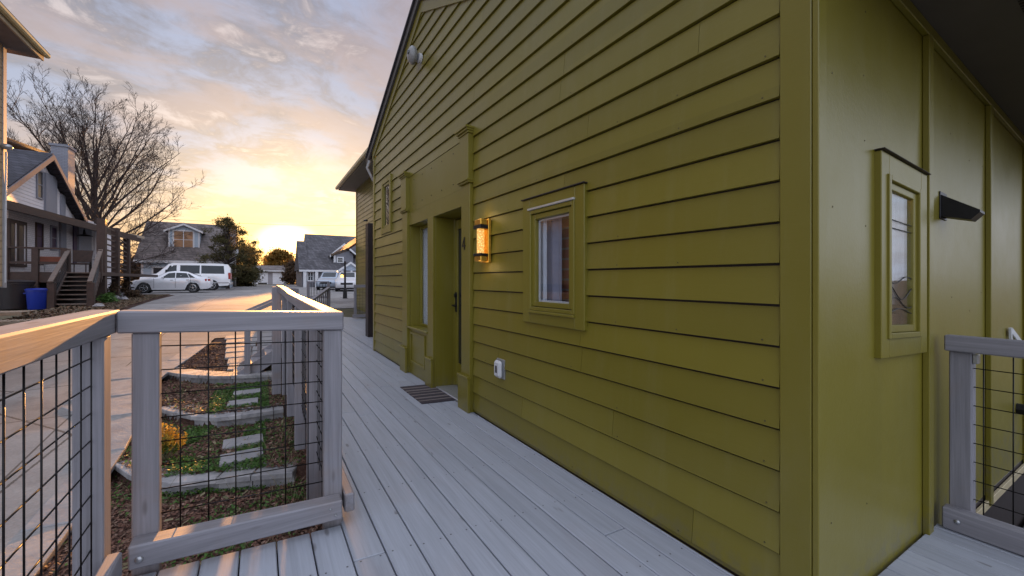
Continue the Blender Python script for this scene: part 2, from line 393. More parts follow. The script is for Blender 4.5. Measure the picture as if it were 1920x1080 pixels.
# ================================================================== GROUND
def sheet(rows, name, mat, off=0.0, zf=None):   # rows: list of (y, x0, x1); quads with n columns
    mb = MB(); n = 16
    for y, a, b in rows:
        for i in range(n+1):
            x = a+(b-a)*i/n; mb.v.append(Vector((x, y, (zf(x, y) if zf else G(y))+off)))
    for j in range(len(rows)-1):
        for i in range(n): mb.f.append((j*(n+1)+i, j*(n+1)+i+1, (j+1)*(n+1)+i+1, (j+1)*(n+1)+i))
    return mb.build(name, mat, fix=False)
def frange(a, b, s_):
    out = []; x = a
    while x < b-1e-6: out.append(x); x += s_
    return out+[b]
def gz(x, y):
    k = max(0, min(1, (14-y)/1.5))*max(0, min(1, (x+4.5)/2))*max(0, min(1, (9-x)/2))
    return G(y)-.02-.5*k
rows = [(y, -60, 60) for y in frange(-40, 70, 1.0)]
mb = MB(); xs = [-1500, -300, -60]+frange(-20, 20, 1.0)+[60, 300, 1500]; ys = [-300]+frange(-40, 64, 1.0)+[120, 300, 1500]
for y in ys:
    for x in xs: mb.v.append(Vector((x, y, gz(x, y))))
nx = len(xs)
for j in range(len(ys)-1):
    for i in range(nx-1): mb.f.append((j*nx+i, j*nx+i+1, (j+1)*nx+i+1, (j+1)*nx+i))
tag(mb.build('ground', M_ground, fix=False), kind='structure')
# concrete lot
def gb(y):   # garden / lot boundary
    P = [(-20,-1.45),(3,-1.38),(5,-1.33),(5.8,-1.30),(7,-1.35),(7.6,-1.38),(8.4,-1.62),(9.5,-1.35),(11.8,-1.02),(12.6,-.95)]
    for (a, b), (c, e) in zip(P, P[1:]):
        if a <= y <= c: return b+(e-b)*(y-a)/(c-a)
    return -.95
def lotx0(y):
    if y < 15.5: return -14
    if y < 16.6: return -14+(9.9)*(y-15.5)/1.1
    if y < 27: return -4.1-.5*(y-16.6)/10.4
    if y < 33: return -4.6
    if y < 36: return -4.6-8*(y-33)/3
    return -12.6-(y-36)*.3
rows = []
for y in frange(-20, 12.6, .3)+frange(12.61, 62, .8): rows.append((y, lotx0(y), gb(y) if y < 12.6 else (1.2 if y < 19 else 30)))
tag(sheet(rows, 'parking_lot', M_conc, .004), kind='structure')
# garden terraces
def wy(i, x):
    pts = [[(-1.5,6.2),(-1.31,5.76),(-1.05,5.25),(-.81,5.0),(-.39,4.86),(.0,4.72),(.25,4.62),(1.4,4.4)],
           [(-1.6,8.1),(-1.2,7.35),(-.85,6.75),(-.52,6.45),(-.1,6.38),(.13,6.40),(1.4,6.4)],
           [(-1.8,10.2),(-1.56,9.55),(-1.2,8.95),(-.68,8.45),(-.2,8.2),(.24,8.12),(1.4,8.1)]][i]
    if x <= pts[0][0]: return pts[0][1]
    for (a, b), (c, e) in zip(pts, pts[1:]):
        if a <= x <= c: return b+(e-b)*(x-a)/(c-a)
    return pts[-1][1]
LV = [-2.075, -1.925, -1.775, -1.655]
def gardz(x, y):
    if y > wy(2, x)+.14: 
        base = max(LV[3], G(y)-.02) if y > 9 else LV[3]
    elif y > wy(1, x)+.14: base = LV[2]
    elif y > wy(0, x)+.14: base = LV[1]
    else: base = LV[0]
    return base + .018*mnoise.noise(Vector((x*3, y*3, 0)))+.01*mnoise.noise(Vector((x*11, y*11, 3)))
mb = MB(); xs = frange(-2.2, 2.4, .05); ys = frange(-1.0, 13.4, .06); nx = len(xs)
for y in ys:
    for x in xs:
        xx = max(x, gb(y)-.03); mb.v.append(Vector((xx, y, gardz(xx, y) if x > gb(y) else gardz(xx, y)-.02)))
for j in range(len(ys)-1):
    for i in range(nx-1): mb.f.append((j*nx+i, j*nx+i+1, (j+1)*nx+i+1, (j+1)*nx+i))
tag(mb.build('garden_bed', M_soil, fix=False), kind='structure')
# mulch chips and groundcover
def green(x, y):
    g = mnoise.noise(Vector((x*1.3+5, y*1.3, 1)))
    if y < wy(0, x): return .3 if (x > -.35 and g > .1 and y > 3.4) else (.02 if g < .25 else .15)
    if y < wy(1, x): return .9 if -.8 < x < .05 and g > -.35 else .12
    if y < wy(2, x): return .9 if -.62 < x < .1 and g > -.4 else .03
    return .02
def on_slab(x, y): return any(abs(x-a) < .195 and abs(y-b) < .125 for a, b in ((-.17,5.27),(-.17,5.75),(-.22,6.98),(-.18,7.55)))
chips = MB(); leaves = MB(); straw = MB()
def chip(mb_, x, y, z_, l, wd, tilt=.5):
    a = rnd.random()*6.28; d_ = Vector((math.cos(a), math.sin(a), (rnd.random()-.5)*tilt)); s_ = Vector((-math.sin(a), math.cos(a), (rnd.random()-.5)*tilt*1.4))
    c = Vector((x, y, z_)); mb_.add([c-d_*l-s_*wd, c+d_*l-s_*wd*.6, c+d_*l*.9+s_*wd, c-d_*l*.8+s_*wd*.8], [(0,1,2,3)])
for i in range(52000):
    y = 2.0+(11.6-2.0)*rnd.random()**1.5; x = -1.45+1.95*rnd.random()
    if x < gb(y)+.02 or on_slab(x, y): continue
    g = green(x, y)
    if rnd.random() < g: continue
    chip(chips, x, y, gardz(x, y)+.006+rnd.random()*.014, .008+rnd.random()*.016, .004+rnd.random()*.007, .9)
for i in range(70000):
    y = 2.2+(9.0-2.2)*rnd.random()**1.1; x = -1.3+1.7*rnd.random()
    if x < gb(y)+.02 or rnd.random() > green(x, y) or on_slab(x, y): continue
    chip(leaves, x, y, gardz(x, y)+.008+rnd.random()*.035, .006+rnd.random()*.011, .004+rnd.random()*.006, 1.3)
for i in range(420):
    y = 2.3+7*rnd.random(); x = .05+.3*rnd.random() if rnd.random() < .5 else -1.2+1.4*rnd.random()
    if x < gb(y)+.05: continue
    c = Vector((x, y, gardz(x, y))); a = rnd.random()*6.28; h = .05+rnd.random()*.16
    e = c+Vector((math.cos(a)*h*.6, math.sin(a)*h*.6, h)); straw.tube([c, (c+e)/2+Vector((0,0,h*.2)), e], [.002,.0015,.001], 3, False)
for i in range(300):
    y = 2.3+6.5*rnd.random(); x = -1.2+1.5*rnd.random()
    if x < gb(y)+.05: continue
    chip(straw, x, y, gardz(x, y)+.03, .02+rnd.random()*.02, .012, 1.2)
tag(chips.build('mulch', M_chip, fix=False), 'reddish brown bark mulch spread over the garden terraces', 'mulch', kind='stuff')
tag(leaves.build('groundcover', M_leafg, fix=False), 'low green groundcover between the stepping stones', 'groundcover', kind='stuff')
tag(straw.build('dry_grass', M_straw, fix=False), 'dry straw stems and fallen leaves scattered in the beds', 'dry grass', kind='stuff')
# retaining walls
WL = ['lowest curved grey stone retaining wall, just below the yellow shrub', 'middle curved stone retaining wall between the two green groundcover beds', 'highest curved stone retaining wall, sunlit, below the paved garden path']
for i, (xa, top, low) in enumerate(((-1.33, -1.925, LV[0]-.03), (-1.22, -1.775, LV[1]-.03), (-1.56, -1.625, LV[2]-.03))):
    mb = MB(); x = xa
    while x < .22:
        ln = .20+.14*rnd.random(); x2 = min(x+ln*(.7 if x < -.9 else 1.25), .27)
        a = Vector((x, wy(i, x), 0)); b = Vector((x2, wy(i, x2), 0)); t_ = (b-a).normalized(); n_ = Vector((-t_.y, t_.x, 0))
        if n_.y < 0: n_ = -n_
        g = .004; wd = .32+.03*rnd.random(); f0 = .022*rnd.random()
        for (z0, z1, j) in ((low, top-.055, .05), (top-.052, top+.004*rnd.random(), 0)):
            pa, pb = a+t_*g, b-t_*g
            P = [pa+n_*(j+f0), pb+n_*(j+f0+.006*rnd.random()), pb+n_*wd, pa+n_*wd]
            c = .007
            lo = [p+Vector((0,0,z0)) for p in P]; mid = [p+Vector((0,0,z1-c)) for p in P]
            ctr = sum((p for p in P), Vector())/4; hi = [p+(ctr-p)*.05+Vector((0,0,z1)) for p in P]
            vs = lo+mid+hi
            mb.add(vs, [(3,2,1,0), (8,9,10,11)]+[(k,(k+1)%4,4+(k+1)%4,4+k) for k in range(4)]+[(4+k,4+(k+1)%4,8+(k+1)%4,8+k) for k in range(4)])
        x = x2
    tag(mb.build('retaining_wall', M_wallstone), WL[i], 'retaining wall', 'curved stone terrace walls')
def slab(cx, cy, lx, ly, z_, th=.035, rot=0, mat=M_stone, name='stepping_stone', jit=.012, pts=None):
    mb = MB()
    if pts is None:
        pts = [(-lx/2,-ly/2),(lx/2,-ly/2),(lx/2,ly/2),(-lx/2,ly/2)]
        pts = [(cx+a*math.cos(rot)-b*math.sin(rot)+rnd.uniform(-jit,jit), cy+a*math.sin(rot)+b*math.cos(rot)+rnd.uniform(-jit,jit)) for a, b in pts]
    zf = z_ if callable(z_) else (lambda x, y: z_)
    n = len(pts); mx_ = sum(p[0] for p in pts)/n; my_ = sum(p[1] for p in pts)/n
    B = [Vector((x, y, zf(x, y)-th)) for x, y in pts]; Mm = [Vector((x, y, zf(x, y)-.006)) for x, y in pts]
    Tt = [Vector((x+(mx_-x)*.03, y+(my_-y)*.03, zf(x, y))) for x, y in pts]
    mb.add(B+Mm+Tt, [tuple(range(n))[::-1], tuple(range(2*n, 3*n))]+[(k,(k+1)%n,n+(k+1)%n,n+k) for k in range(n)]+[(n+k,n+(k+1)%n,2*n+(k+1)%n,2*n+k) for k in range(n)])
    return mb.build(name, mat)
for (cx_, cy_, lx, ly, z_, lab) in [(-.17,5.27,.40,.27,LV[1]+.035,'grey stepping stone just behind the lowest stone retaining wall'),
        (-.17,5.75,.40,.27,LV[1]+.035,'grey stepping stone in green groundcover, second from the lowest stone wall'),
        (-.22,6.98,.36,.25,LV[2]+.035,'grey stepping stone just behind the middle stone retaining wall'),
        (-.18,7.55,.36,.25,LV[2]+.035,'grey stepping stone just below the highest stone retaining wall')]:
    tag(slab(cx_, cy_, lx, ly, z_, .045, rnd.uniform(-.06,.06)), lab, 'stepping stone', 'stepping stones between the terrace walls')
gp = lambda x, y: gardz(0, y) + .03 if y < 9 else max(LV[3], G(y))+.03
row = 0
for y, a, b in [(8.72,-.30,.06),(9.18,-.52,.10),(9.66,-.55,.16),(10.15,-.62,.2),(10.66,-.64,.25),(11.2,-.66,.3),(11.75,-.7,.32),(12.3,-.75,.3)]:
    row += 1; m_ = a+(b-a)*(.45+.15*rnd.random())
    parts_ = [(a, b)] if row == 1 else [(a, m_-.012), (m_+.012, b)]
    for k, (p, q) in enumerate(parts_):
        tag(slab((p+q)/2, y, q-p, .40, gp, .04, 0), ('%s paving slab in the %s row of the garden path from the highest stone wall' % (['left','right'][k] if row > 1 else 'single', ['first','second','third','fourth','fifth','sixth','seventh','last'][row-1])), 'paving slab', 'slabs of the garden path')
# flagstones along the lot's edge
ORD = ['first','second','third','fourth','fifth','sixth','seventh','eighth','ninth','tenth','eleventh','twelfth','thirteenth','fourteenth','fifteenth','sixteenth','seventeenth','eighteenth','nineteenth','twentieth','twenty-first','twenty-second']
fk = 0; ey = 2.6
while ey < 11.8:
    ln = .85+.5*rnd.random(); y2 = min(ey+ln, 11.9)
    wd1 = .30+.16*rnd.random()+(.45 if 6.8 < ey < 9.2 else 0)
    z_ = lambda x, y: G(y)+.014
    a0, a1 = gb(ey)+.03, gb(y2-.015)+.03
    pts = [(a0, ey), (a1, y2-.008), (a1-wd1, y2-.05-.25*rnd.random()), (a0-wd1*(.7+.4*rnd.random()), ey+.02)]
    tag(slab(0,0,0,0, z_, .05, pts=pts, name='flagstone'), ('pale irregular flagstone, %s from the near end of the edging between lot and mulch' % ORD[fk]), 'flagstone', 'flagstones edging the lot')
    ey = y2; fk += 1
# stone curb block where the flag edging meets the wall
# yellow shrub
ys_ = empty('shrub', (-.86, 5.62, LV[1]), 'small shrub with bright yellow leaf tips behind the lowest stone wall', 'shrub')
st = MB(); lf = MB(); lo_ = MB()
for i in range(46):
    a = rnd.random()*6.28; r_ = .03+.16*rnd.random(); h = .16+.26*rnd.random()*(1 if r_ < .12 else .6)
    b0 = Vector((-.86, 5.62, LV[1])); e = b0+Vector((math.cos(a)*r_, math.sin(a)*r_, h)); st.tube([b0, (b0+e)/2+Vector((0,0,.03)), e], [.004,.003,.0015], 4, False)
    for q in range(30):
        f = .45+.55*rnd.random(); c = b0+(e-b0)*f+Vector((rnd.gauss(0,.012), rnd.gauss(0,.012), rnd.gauss(0,.012)))
        chip(lf if f > .62 else lo_, c.x, c.y, c.z, .011, .005, 2.5)
st.build('stems', M_straw, ys_, fix=False)
lf.build('yellow_leaves', island('yellow_leaves', [(.42,.25,.03),(.58,.37,.05),(.35,.24,.03)], .6, .3, .35), ys_, fix=False)
lo_.build('green_leaves', M_leafg, ys_, fix=False)
# ================================================================== DECK
DZ = -1.212
def boards(mb, x0, x1, y0, y1, phase=0.0, clip=None, cuts=True):
    p = .1405; k0 = math.floor((x0-phase)/p); k1 = math.ceil((x1-phase)/p)
    for k in range(k0, k1):
        a = max(x0, phase+k*p+.003); b = min(x1, phase+(k+1)*p-.003)
        if b-a < .01: continue
        ya = y0 - rnd.random()*0; y = ya; rg = random.Random(k*13+5)
        L = rg.random()*3.6+.4
        while y < y1:
            ye = min(y+L, y1) if cuts else y1
            dz = rg.random()*.0018
            mb.bev((a, y+.0028, DZ-.028), (b, ye-.0028, DZ+dz), .004); y = ye; L = 3.6+rg.random()*1.3
mb = MB()
boards(mb, -.50, .34, -1.8, 2.19, -.3595)
boards(mb, .34, 1.765, -1.8, 18.6, -.3595)
boards(mb, 1.765, 3.22, -1.8, .70, -.3595)
boards(mb, 1.79, 3.5, 7.76, 18.6, -.3595)
deck = mb.build('deck', M_deckY, fall=True, fix=False); tag(deck, kind='structure')
sc_ = MB()   # screw heads and joists sit with the deck
for k in range(-2, 16):
    x = -.3595+.1405*k
    for j in range(0, 24):
        y = -1.2+j*.61
        if (x < .33 and y > 2.1) or x > 1.7: continue
        for dx in (.028, .112): sc_.lathe((x+dx, y+.008*((k+j) % 3), DZ+.0012), [(.0046, 0), (.0038, .0011)], 7)
sc_.build('screw_heads', plain('dull_screw', (.16,.16,.17), .5, .5), deck, fall=True, fix=False)
jm = MB()
jm.bev((.365, 2.19, -1.44), (.403, 8.4, -1.242)); jm.bev((.365, 9.3, -1.44), (.403, 18.5, -1.242)); jm.bev((-.49, 2.135, -1.44), (.403, 2.173, -1.242)); jm.bev((-.49, -1.8, -1.44), (-.452, 2.135, -1.242))
for j in range(40): jm.bev((.41, -1.7+j*.5, -1.42), (1.74, -1.66+j*.5, -1.242))
jm.build('joists', M_dkbrown, deck, fall=True)
# dark crawl space back wall under the house edge
# ================================================================== GUARD RAILINGS
def rail(name, label, cat='railing', group='mesh guard railings'):
    return empty(name, (0, 0, 0), label, cat, group)
WR = .0028
def mesh_panel(parent, axis, c, a0, a1, z0, z1, phase, zphase=-.299, fall=True, n=6, warp=None):
    mb = MB(); a = phase
    while a > a0: a -= .1
    while a < a1:
        if a > a0+.004:
            w0, w1 = rnd.uniform(-.0015,.0015), rnd.uniform(-.0015,.0015)
            P = [(c, a+w0, z0), (c, a+w1, z1)] if axis == 'y' else [(a+w0, c, z0), (a+w1, c, z1)]
            mb.tube(P, WR, n)
        a += .1
    z_ = zphase
    while z_ < z1: z_ += .1013
    while z_ > z0:
        if z_ < z1-.01:
            o_ = c-2*WR if axis == 'y' else c-2*WR
            mb.tube([(o_, a0, z_), (o_, a1, z_)] if axis == 'y' else [(a0, o_, z_), (a1, o_, z_)], WR, n)
        z_ -= .1013
    return mb.build('wire_mesh', M_wire, parent, fall=fall, smooth=True, fix=False)
def bolt(parent, c, ax, r=.011, fall=True):
    return MB().lathe(c, [(r, 0), (r*.93, -.003), (r*.6, -.0065), (r*.15, -.008)] if ax != 'x' else [(r, 0), (r*.93, -.003), (r*.6, -.0065), (r*.15, -.008)], 12, ax).build('bolt', M_galv, parent, fall=fall, smooth=True, fix=False)
# transverse one
r = rail('guard_railing', 'short grey guard railing with wire mesh across the end of the near deck')
MB().bev((-.489, 2.20, -.238), (.357, 2.289, -.148), .006).build('top_rail', M_wx, r, fall=True)
for a, b in ((-.447, -.360), (.266, .352)):
    MB().bev((a, 2.215, -1.30), (b, 2.27, -.239), .005).build('post', M_wz, r, fall=True)
MB().bev((-.441, 2.13, -1.155), (.340, 2.214, -1.062), .006).build('kick_rail', M_wx, r, fall=True)
mesh_panel(r, 'x', 2.262, -.36, .268, -1.15, -.238, -.2985)
bolt(r, (-.407, 2.130, -1.118), 'y', .014)
bolt(r, (.284, 2.130, -1.092), 'y', .005); bolt(r, (.309, 2.130, -1.128), 'y', .005)
# left one
r = rail('guard_railing', 'grey guard railing with wire mesh along the left edge of the near deck')
MB().bev((-.582, -1.6, -.238), (-.493, 2.289, -.148), .006).build('top_rail', M_wy, r, fall=True)
for y in (2.10, .35, -1.3):
    MB().bev((-.585, y, -1.30), (-.500, y+.088, -.239), .005).build('post', M_wz, r, fall=True)
MB().bev((-.498, -1.6, -1.155), (-.452, 2.118, -1.062), .006).build('kick_rail', M_wy, r, fall=True)
mesh_panel(r, 'y', -.53, -1.4, 2.099, -1.15, -.238, 1.985, -.317)
# right one
r = rail('guard_railing', 'grey guard railing with wire mesh on the right side, meeting the olive batten wall')
MB().bev((3.21, -1.6, -.242), (3.30, .668, -.155), .006).build('top_rail', M_wy, r, fall=True)
for y in (.571, -1.2):
    MB().bev((3.25, y, -1.30), (3.339, y+.086, -.243), .005).build('post', M_wz, r, fall=True)
MB().bev((3.172, -1.6, -1.207), (3.249, .669, -1.092), .006).build('kick_rail', M_wy, r, fall=True)
mesh_panel(r, 'y', 3.29, -1.4, .570, -1.30, -.243, .535, -.3275)
bolt(r, (3.172, .61, -1.15), 'x', .013)
MB().bev((3.252, .548, -.30), (3.30, .569, -.25), .003).build('bracket', M_galv, r, fall=True)
# long one along the walkway
r = rail('guard_railing', 'long grey guard railing beside the walkway, above the terraced garden')
mb = MB(); mb.bev((.268, 2.295, -.240), (.357, 5.3, -.150), .006)
P = [(.3125, 5.3, -.195), (.305, 6.0, -.175), (.285, 6.6, -.15), (.24, 7.1, -.12)]
for a, b in zip(P, P[1:]): mb.beam(a, b, .089, .09)
mb.build('top_rail', M_wy, r, fall=True)
for y, zb in ((2.98, -1.50), (4.15, -1.53), (5.45, -1.6), (6.75, -1.66)):
    MB().bev((.262, y, zb), (.35, y+.088, -.24 if y < 5 else (-.225 if y < 6 else -.185)), .005).build('post', M_wz, r, fall=True)
MB().bev((.14, 7.0, -1.7), (.262, 7.12, -.10), .006).build('newel_post', M_wz, r, fall=True)
MB().bev((.353, 1.98, -1.085), (.399, 2.29, -1.0), .006)
MB().bev((.358, 2.175, -1.151), (.404, 7.0, -1.060), .006).build('kick_rail', M_wy, r, fall=True)
mesh_panel(r, 'y', .32, 2.30, 7.0, -1.2, -.235, 2.35, -.317)
# garden stair at its far end
r = empty('garden_stairs', (0, 0, 0), 'short wooden steps with handrail leading down from the walkway to the garden path', 'stairs')
for i in range(3): MB().bev((.06-.24*i, 8.42, DZ-.14*(i+1)-.04), (.34-.24*i, 9.28, DZ-.14*(i+1)), .005).build('tread', M_wy, r)
MB().beam((.33, 9.30, -1.28), (-.30, 9.30, -1.68), .04, .2).build('stringer', M_wx, r)
MB().beam((.33, 8.40, -1.28), (-.30, 8.40, -1.68), .04, .2).build('stringer', M_wx, r)
MB().bev((-.24, 8.31, -1.72), (-.15, 8.378, -.62), .005).build('post', M_wz, r)
MB().bev((-.06, 9.33, -1.72), (.02, 9.39, -.62), .005).build('post', M_wz, r)
MB().beam((.30, 8.36, -.36), (-.26, 8.36, -.62), .07, .06).build('handrail', M_wx, r)
MB().beam((.30, 9.36, -.36), (-.26, 9.36, -.62), .07, .06).build('handrail', M_wx, r)
# ================================================================== OLIVE HOUSE
H = empty('olive_house', (1.77, .709, DZ-FALL*1.77), 'olive green house with lap siding and board and batten wall along the deck', 'house')
W = 1.77; EXP = .1653; Z0 = -.022
YC = 5.05; ZC = 3.494; PIT = .461
def rk(z_):   # half-width of the gable inside the rake trim at height z
    return (ZC-z_)/PIT
opens = [(1.975, 2.64, -.235, .675), (3.57, 5.82, -9, 1.505), (6.49, 7.05, .855, 1.735)]
def lap_wall(name, X, ya, yb, zlo, zhi, opens, rake=True, parent=None, seam=5, exp=EXP):
    mb = MB(); k0 = math.floor((zlo-Z0)/exp); k1 = math.ceil((zhi-Z0)/exp)
    def off(z_, za, zb): return X-(.003+.016*(1-(z_-za)/(zb-za)))
    def piece(y0, y1, z0, z1, za, zb, bottom):
        # clip by rakes
        def lim(z_):
            if not rake: return y0, y1
            return max(y0, YC-rk(z_)), min(y1, YC+rk(z_))
        if rake and z0 >= ZC: return
        z1 = min(z1, ZC-.002) if rake else z1
        a0, b0 = lim(z0); a1, b1 = lim(z1)
        if b0-a0 < .004: return
        if b1 < a1:
            if YC-rk(z1) > y1: zc_ = ZC-PIT*(YC-y1); a1 = b1 = y1
            else: zc_ = ZC-PIT*(y0-YC); a1 = b1 = y0
            z1 = max(z0+.001, min(z1, zc_))
        if bottom: z0 = z0+.0055
        pl = [(a0, z0), (b0, z0)]
        if rake and b0 == y1 and b1 < y1-1e-6:
            q_ = ZC-PIT*(y1-YC)
            if z0 < q_ < z1: pl.append((y1, q_))
        pl += [(b1, z1), (a1, z1)] if b1-a1 > 1e-5 else [(a1, z1)]
        if rake and a0 == y0 and a1 > y0+1e-6:
            q_ = ZC-PIT*(YC-y0)
            if z0 < q_ < z1: pl.append((y0, q_))
        n_ = len(pl)
        vs = [(off(v_, za, zb), u_, v_) for u_, v_ in pl]+[(X+.004, u_, v_) for u_, v_ in pl]
        mb.add(vs, [tuple(range(n_))[::-1]]+[(i_, (i_+1) % n_, n_+(i_+1) % n_, n_+i_) for i_ in range(n_)])
    for k in range(k0, k1):
        za, zb = Z0+k*exp, Z0+(k+1)*exp; a, b = max(za, zlo), min(zb-(.005 if zb < .2 else .003), zhi)
        if b-a < .003: continue
        rg = random.Random(k*7+int(X*10)); cuts = [ya]; y = ya+rg.random()*seam
        while y < yb-.3:
            if y > ya+.3: cuts.append(y)
            y += 3.66
        cuts.append(yb)
        for c0, c1 in zip(cuts, cuts[1:]):
            c0 += .0012; c1 -= .0012
            # split z at opening edges
            zs = sorted({a, b} | {q for o in opens for q in o[2:4] if a < q < b})
            for s0, s1 in zip(zs, zs[1:]):
                segs = [(c0, c1)]
                for o in opens:
                    if s0 >= o[2]-1e-6 and s1 <= o[3]+1e-6:
                        ns = []
                        for p, q in segs:
                            if o[1] <= p or o[0] >= q: ns.append((p, q)); continue
                            if p < o[0]: ns.append((p, o[0]))
                            if q > o[1]: ns.append((o[1], q))
                        segs = ns
                for p, q in segs: piece(p, q, s0, s1, za, zb, s0 == za)
    n0 = len(mb.f); nails_on(mb)
    return mb.build(name, M_ol, parent, (M_nail, n0), fall=True, fix=False)
LW = lambda: lap_wall('lap_siding', W, .822, 7.60, DZ+.012, 3.494, opens, True, H)
M_nail = plain('nail_paint', (.07, .06, .02), .5)
def nails_on(nm):
    rg = random.Random(3)
    for k in range(-7, 14):
        for j in range(0, 17):
            y = .88+j*.406+rg.uniform(-.01, .01); z_ = Z0+k*EXP+.022
            if rg.random() < .55 or any(o[0]-.12 < y < o[1]+.12 and o[2]-.12 < z_ < o[3]+.12 for o in opens) or z_ > ZC-PIT*abs(y-YC)-.1 or y > 7.55 or z_ < DZ+.02: continue
            nm.lathe((W-.0175, y, z_), [(.0042, .001), (.0036, -.0008)], 7, 'x')
LW()
WB = .709
sh = MB()   # sheathing just behind, with the same openings, closes the wall
hb = sh
def wallpiece(y0, y1, z0, z1): hb.box((W+.006, y0, z0), (W+.05, y1, z1))
wallpiece(.72, 1.975, -1.5, 1.5); wallpiece(1.975, 2.66, -1.5, -.235); wallpiece(1.975, 2.66, .675, 1.5); wallpiece(2.66, 3.66, -1.5, 1.5)
wallpiece(5.63, 6.49, -1.5, 1.5); wallpiece(6.49, 7.05, -1.5, .855); wallpiece(7.05, 7.7, -1.5, 1.8)
hb.prism([(W+.006, 1.0, 1.505), (W+.006, 6.49, 1.505), (W+.006, 6.49, 2.8), (W+.006, YC, 3.47), (W+.006, 1.0, 1.62)], (.04, 0, 0))
hb.prism([(W+.007, 6.485, 1.735), (W+.007, 7.7, 1.735), (W+.007, 7.7, 2.25), (W+.007, 6.485, 2.8)], (.04, 0, 0))
sh.build('sheathing', M_dkbrown, H, fall=True)
# corner boards and trims
def part(name, a, b, c=.003, m=None, parent=None): return MB().bev(a, b, c).build(name, m or M_ol, parent or H, fall=True)
part('corner_board', (W-.022, .711, -1.36), (W+.004, .820, 1.56))
part('corner_board', (W-.020, .687, -1.36), (W+.048, .709, 1.50))
part('corner_board', (W-.022, 7.602, DZ), (W+.03, 7.70, 2.29))
part('base_trim', (W-.006, .822, -1.40), (W+.004, 7.6, DZ-.004))
# frieze boards under the rake
for sgn, yend in ((1, 7.72), (-1, .711)):
    L_ = abs(yend-YC); ze = ZC-PIT*L_
    MB().prism([(W-.028, YC, ZC), (W-.028, YC, ZC+.15), (W-.028, yend, ze+.15), (W-.028, yend, ze)], (.028, 0, 0)).build('frieze_board', M_ol, H, fall=True)
    ov = .62 if sgn < 0 else .32
    ye2 = yend+sgn*ov; z2 = ze-PIT*ov
    MB().prism([(W-.06, YC, ZC+.15), (W-.06, YC, ZC+.26), (W-.06, ye2, z2+.26), (W-.06, ye2, z2+.15)], (.03, 0, 0)).build('fascia', plain('roof_edge_paint', (.085, .08, .075), .5) if 'roof_edge_paint' not in bpy.data.materials else bpy.data.materials['roof_edge_paint'], H, fall=True)
    MB().prism([(W-.085, YC, ZC+.262), (W-.085, YC, ZC+.30), (W-.085, ye2, z2+.30), (W-.085, ye2, z2+.262)], (7.5, 0, 0)).build('roof', M_roof, H, fall=True)
# wall B, board and batten
WB = .709
bm_ = MB(); bw = (2.44, 2.86, -.14, .575)
for a, b in (((W+.05, WB, -1.33), (bw[0], WB+.02, 1.5)), ((bw[1], WB, -1.33), (9.5, WB+.02, 1.5)), ((bw[0], WB, -1.33), (bw[1], WB+.02, bw[2])), ((bw[0], WB, bw[3]), (bw[1], WB+.02, 1.5))):
    bm_.box(a, b)
n0 = len(bm_.f); rg = random.Random(4)
for x in (1.80, 1.92, 2.25, 3.12, 3.55, 3.95, 4.3):
    for z_ in frange(-1.2, 1.4, .31):
        if rg.random() < .45 and not (2.3 < x < 3.05 and -.35 < z_ < .8): bm_.lathe((x+rg.uniform(-.02,.02), WB-.0005, z_+rg.uniform(-.08,.08)), [(.0038, .0004), (.0036, -.001)], 7, 'y')
bm_.build('panel_siding', M_ol, H, (M_nail, n0), fall=True, fix=False)
for x in (3.048, 4.43, 5.81, 7.2): part('batten', (x-.036, WB-.030, -1.40), (x+.036, WB-.001, 1.44), .003)
part('top_trim', (W+.05, WB-.028, 1.442), (9.5, WB-.001, 1.50))
part('base_trim', (3.36, WB-.020, -1.42), (9.5, WB-.001, -1.365), m=plain('cream_trim', (.40, .33, .20), .6))
part('foundation', (W+.05, WB+.004, -2.6), (9.5, WB+.02, -1.34), m=M_dkbrown)
# soffit with vent strip, gutter
part('soffit', (W-.02, .06, 1.502), (9.5, WB+.06, 1.53), m=M_soff)
vs_ = MB(); 
for i in range(150): vs_.box((W+.2+i*.03, .30, 1.496), (W+.2+i*.03+.014, .40, 1.502))
vs_.build('soffit_vent', M_dkbrown, H, fall=True)
part('fascia', (W-.06, .02, 1.44), (9.5, .058, 1.62), m=M_soff)
# ---- window units
def curtain(mb_, ax, c, a0, a1, z0, z1, amp=.018, n=44, per=.075):
    for i in range(n+1):
        a = a0+(a1-a0)*i/n; o_ = c+amp*math.sin(a/per*6.28+.6*math.sin(a*9))
        for z_ in (z0, z1): mb_.v.append(Vector((o_, a, z_) if ax == 'x' else (a, o_, z_)))
    for i in range(n): b = len(mb_.v)-2*(n+1); mb_.f.append((b+2*i, b+2*i+2, b+2*i+3, b+2*i+1))
M_curt = plain('white_curtain', (.56, .60, .67), .85, 0, .06, 10)
M_curtd = plain('grey_curtain', (.25, .26, .34), .85, 0, .1, 10)
M_brickin = brick('red_brick_inside', (.22, .07, .045), (.28, .10, .06), (.20, .16, .14))
M_silver = plain('silver_flashing', (.50, .50, .48), .3, .3, .1, 30)
def frameY(name, X0, X1, y0, y1, z0, z1, t_, parent, m=None, tb=None):   # frame on a wall of constant X
    tb = tb or t_; mb = MB()
    mb.bev((X0, y0, z0), (X1, y0+t_, z1), .003); mb.bev((X0, y1-t_, z0), (X1, y1, z1), .003)
    mb.bev((X0, y0+t_, z1-tb), (X1, y1-t_, z1), .003); mb.bev((X0, y0+t_, z0), (X1, y1-t_, z0+tb), .003)
    return mb.build(name, m or M_ol, parent, fall=True)
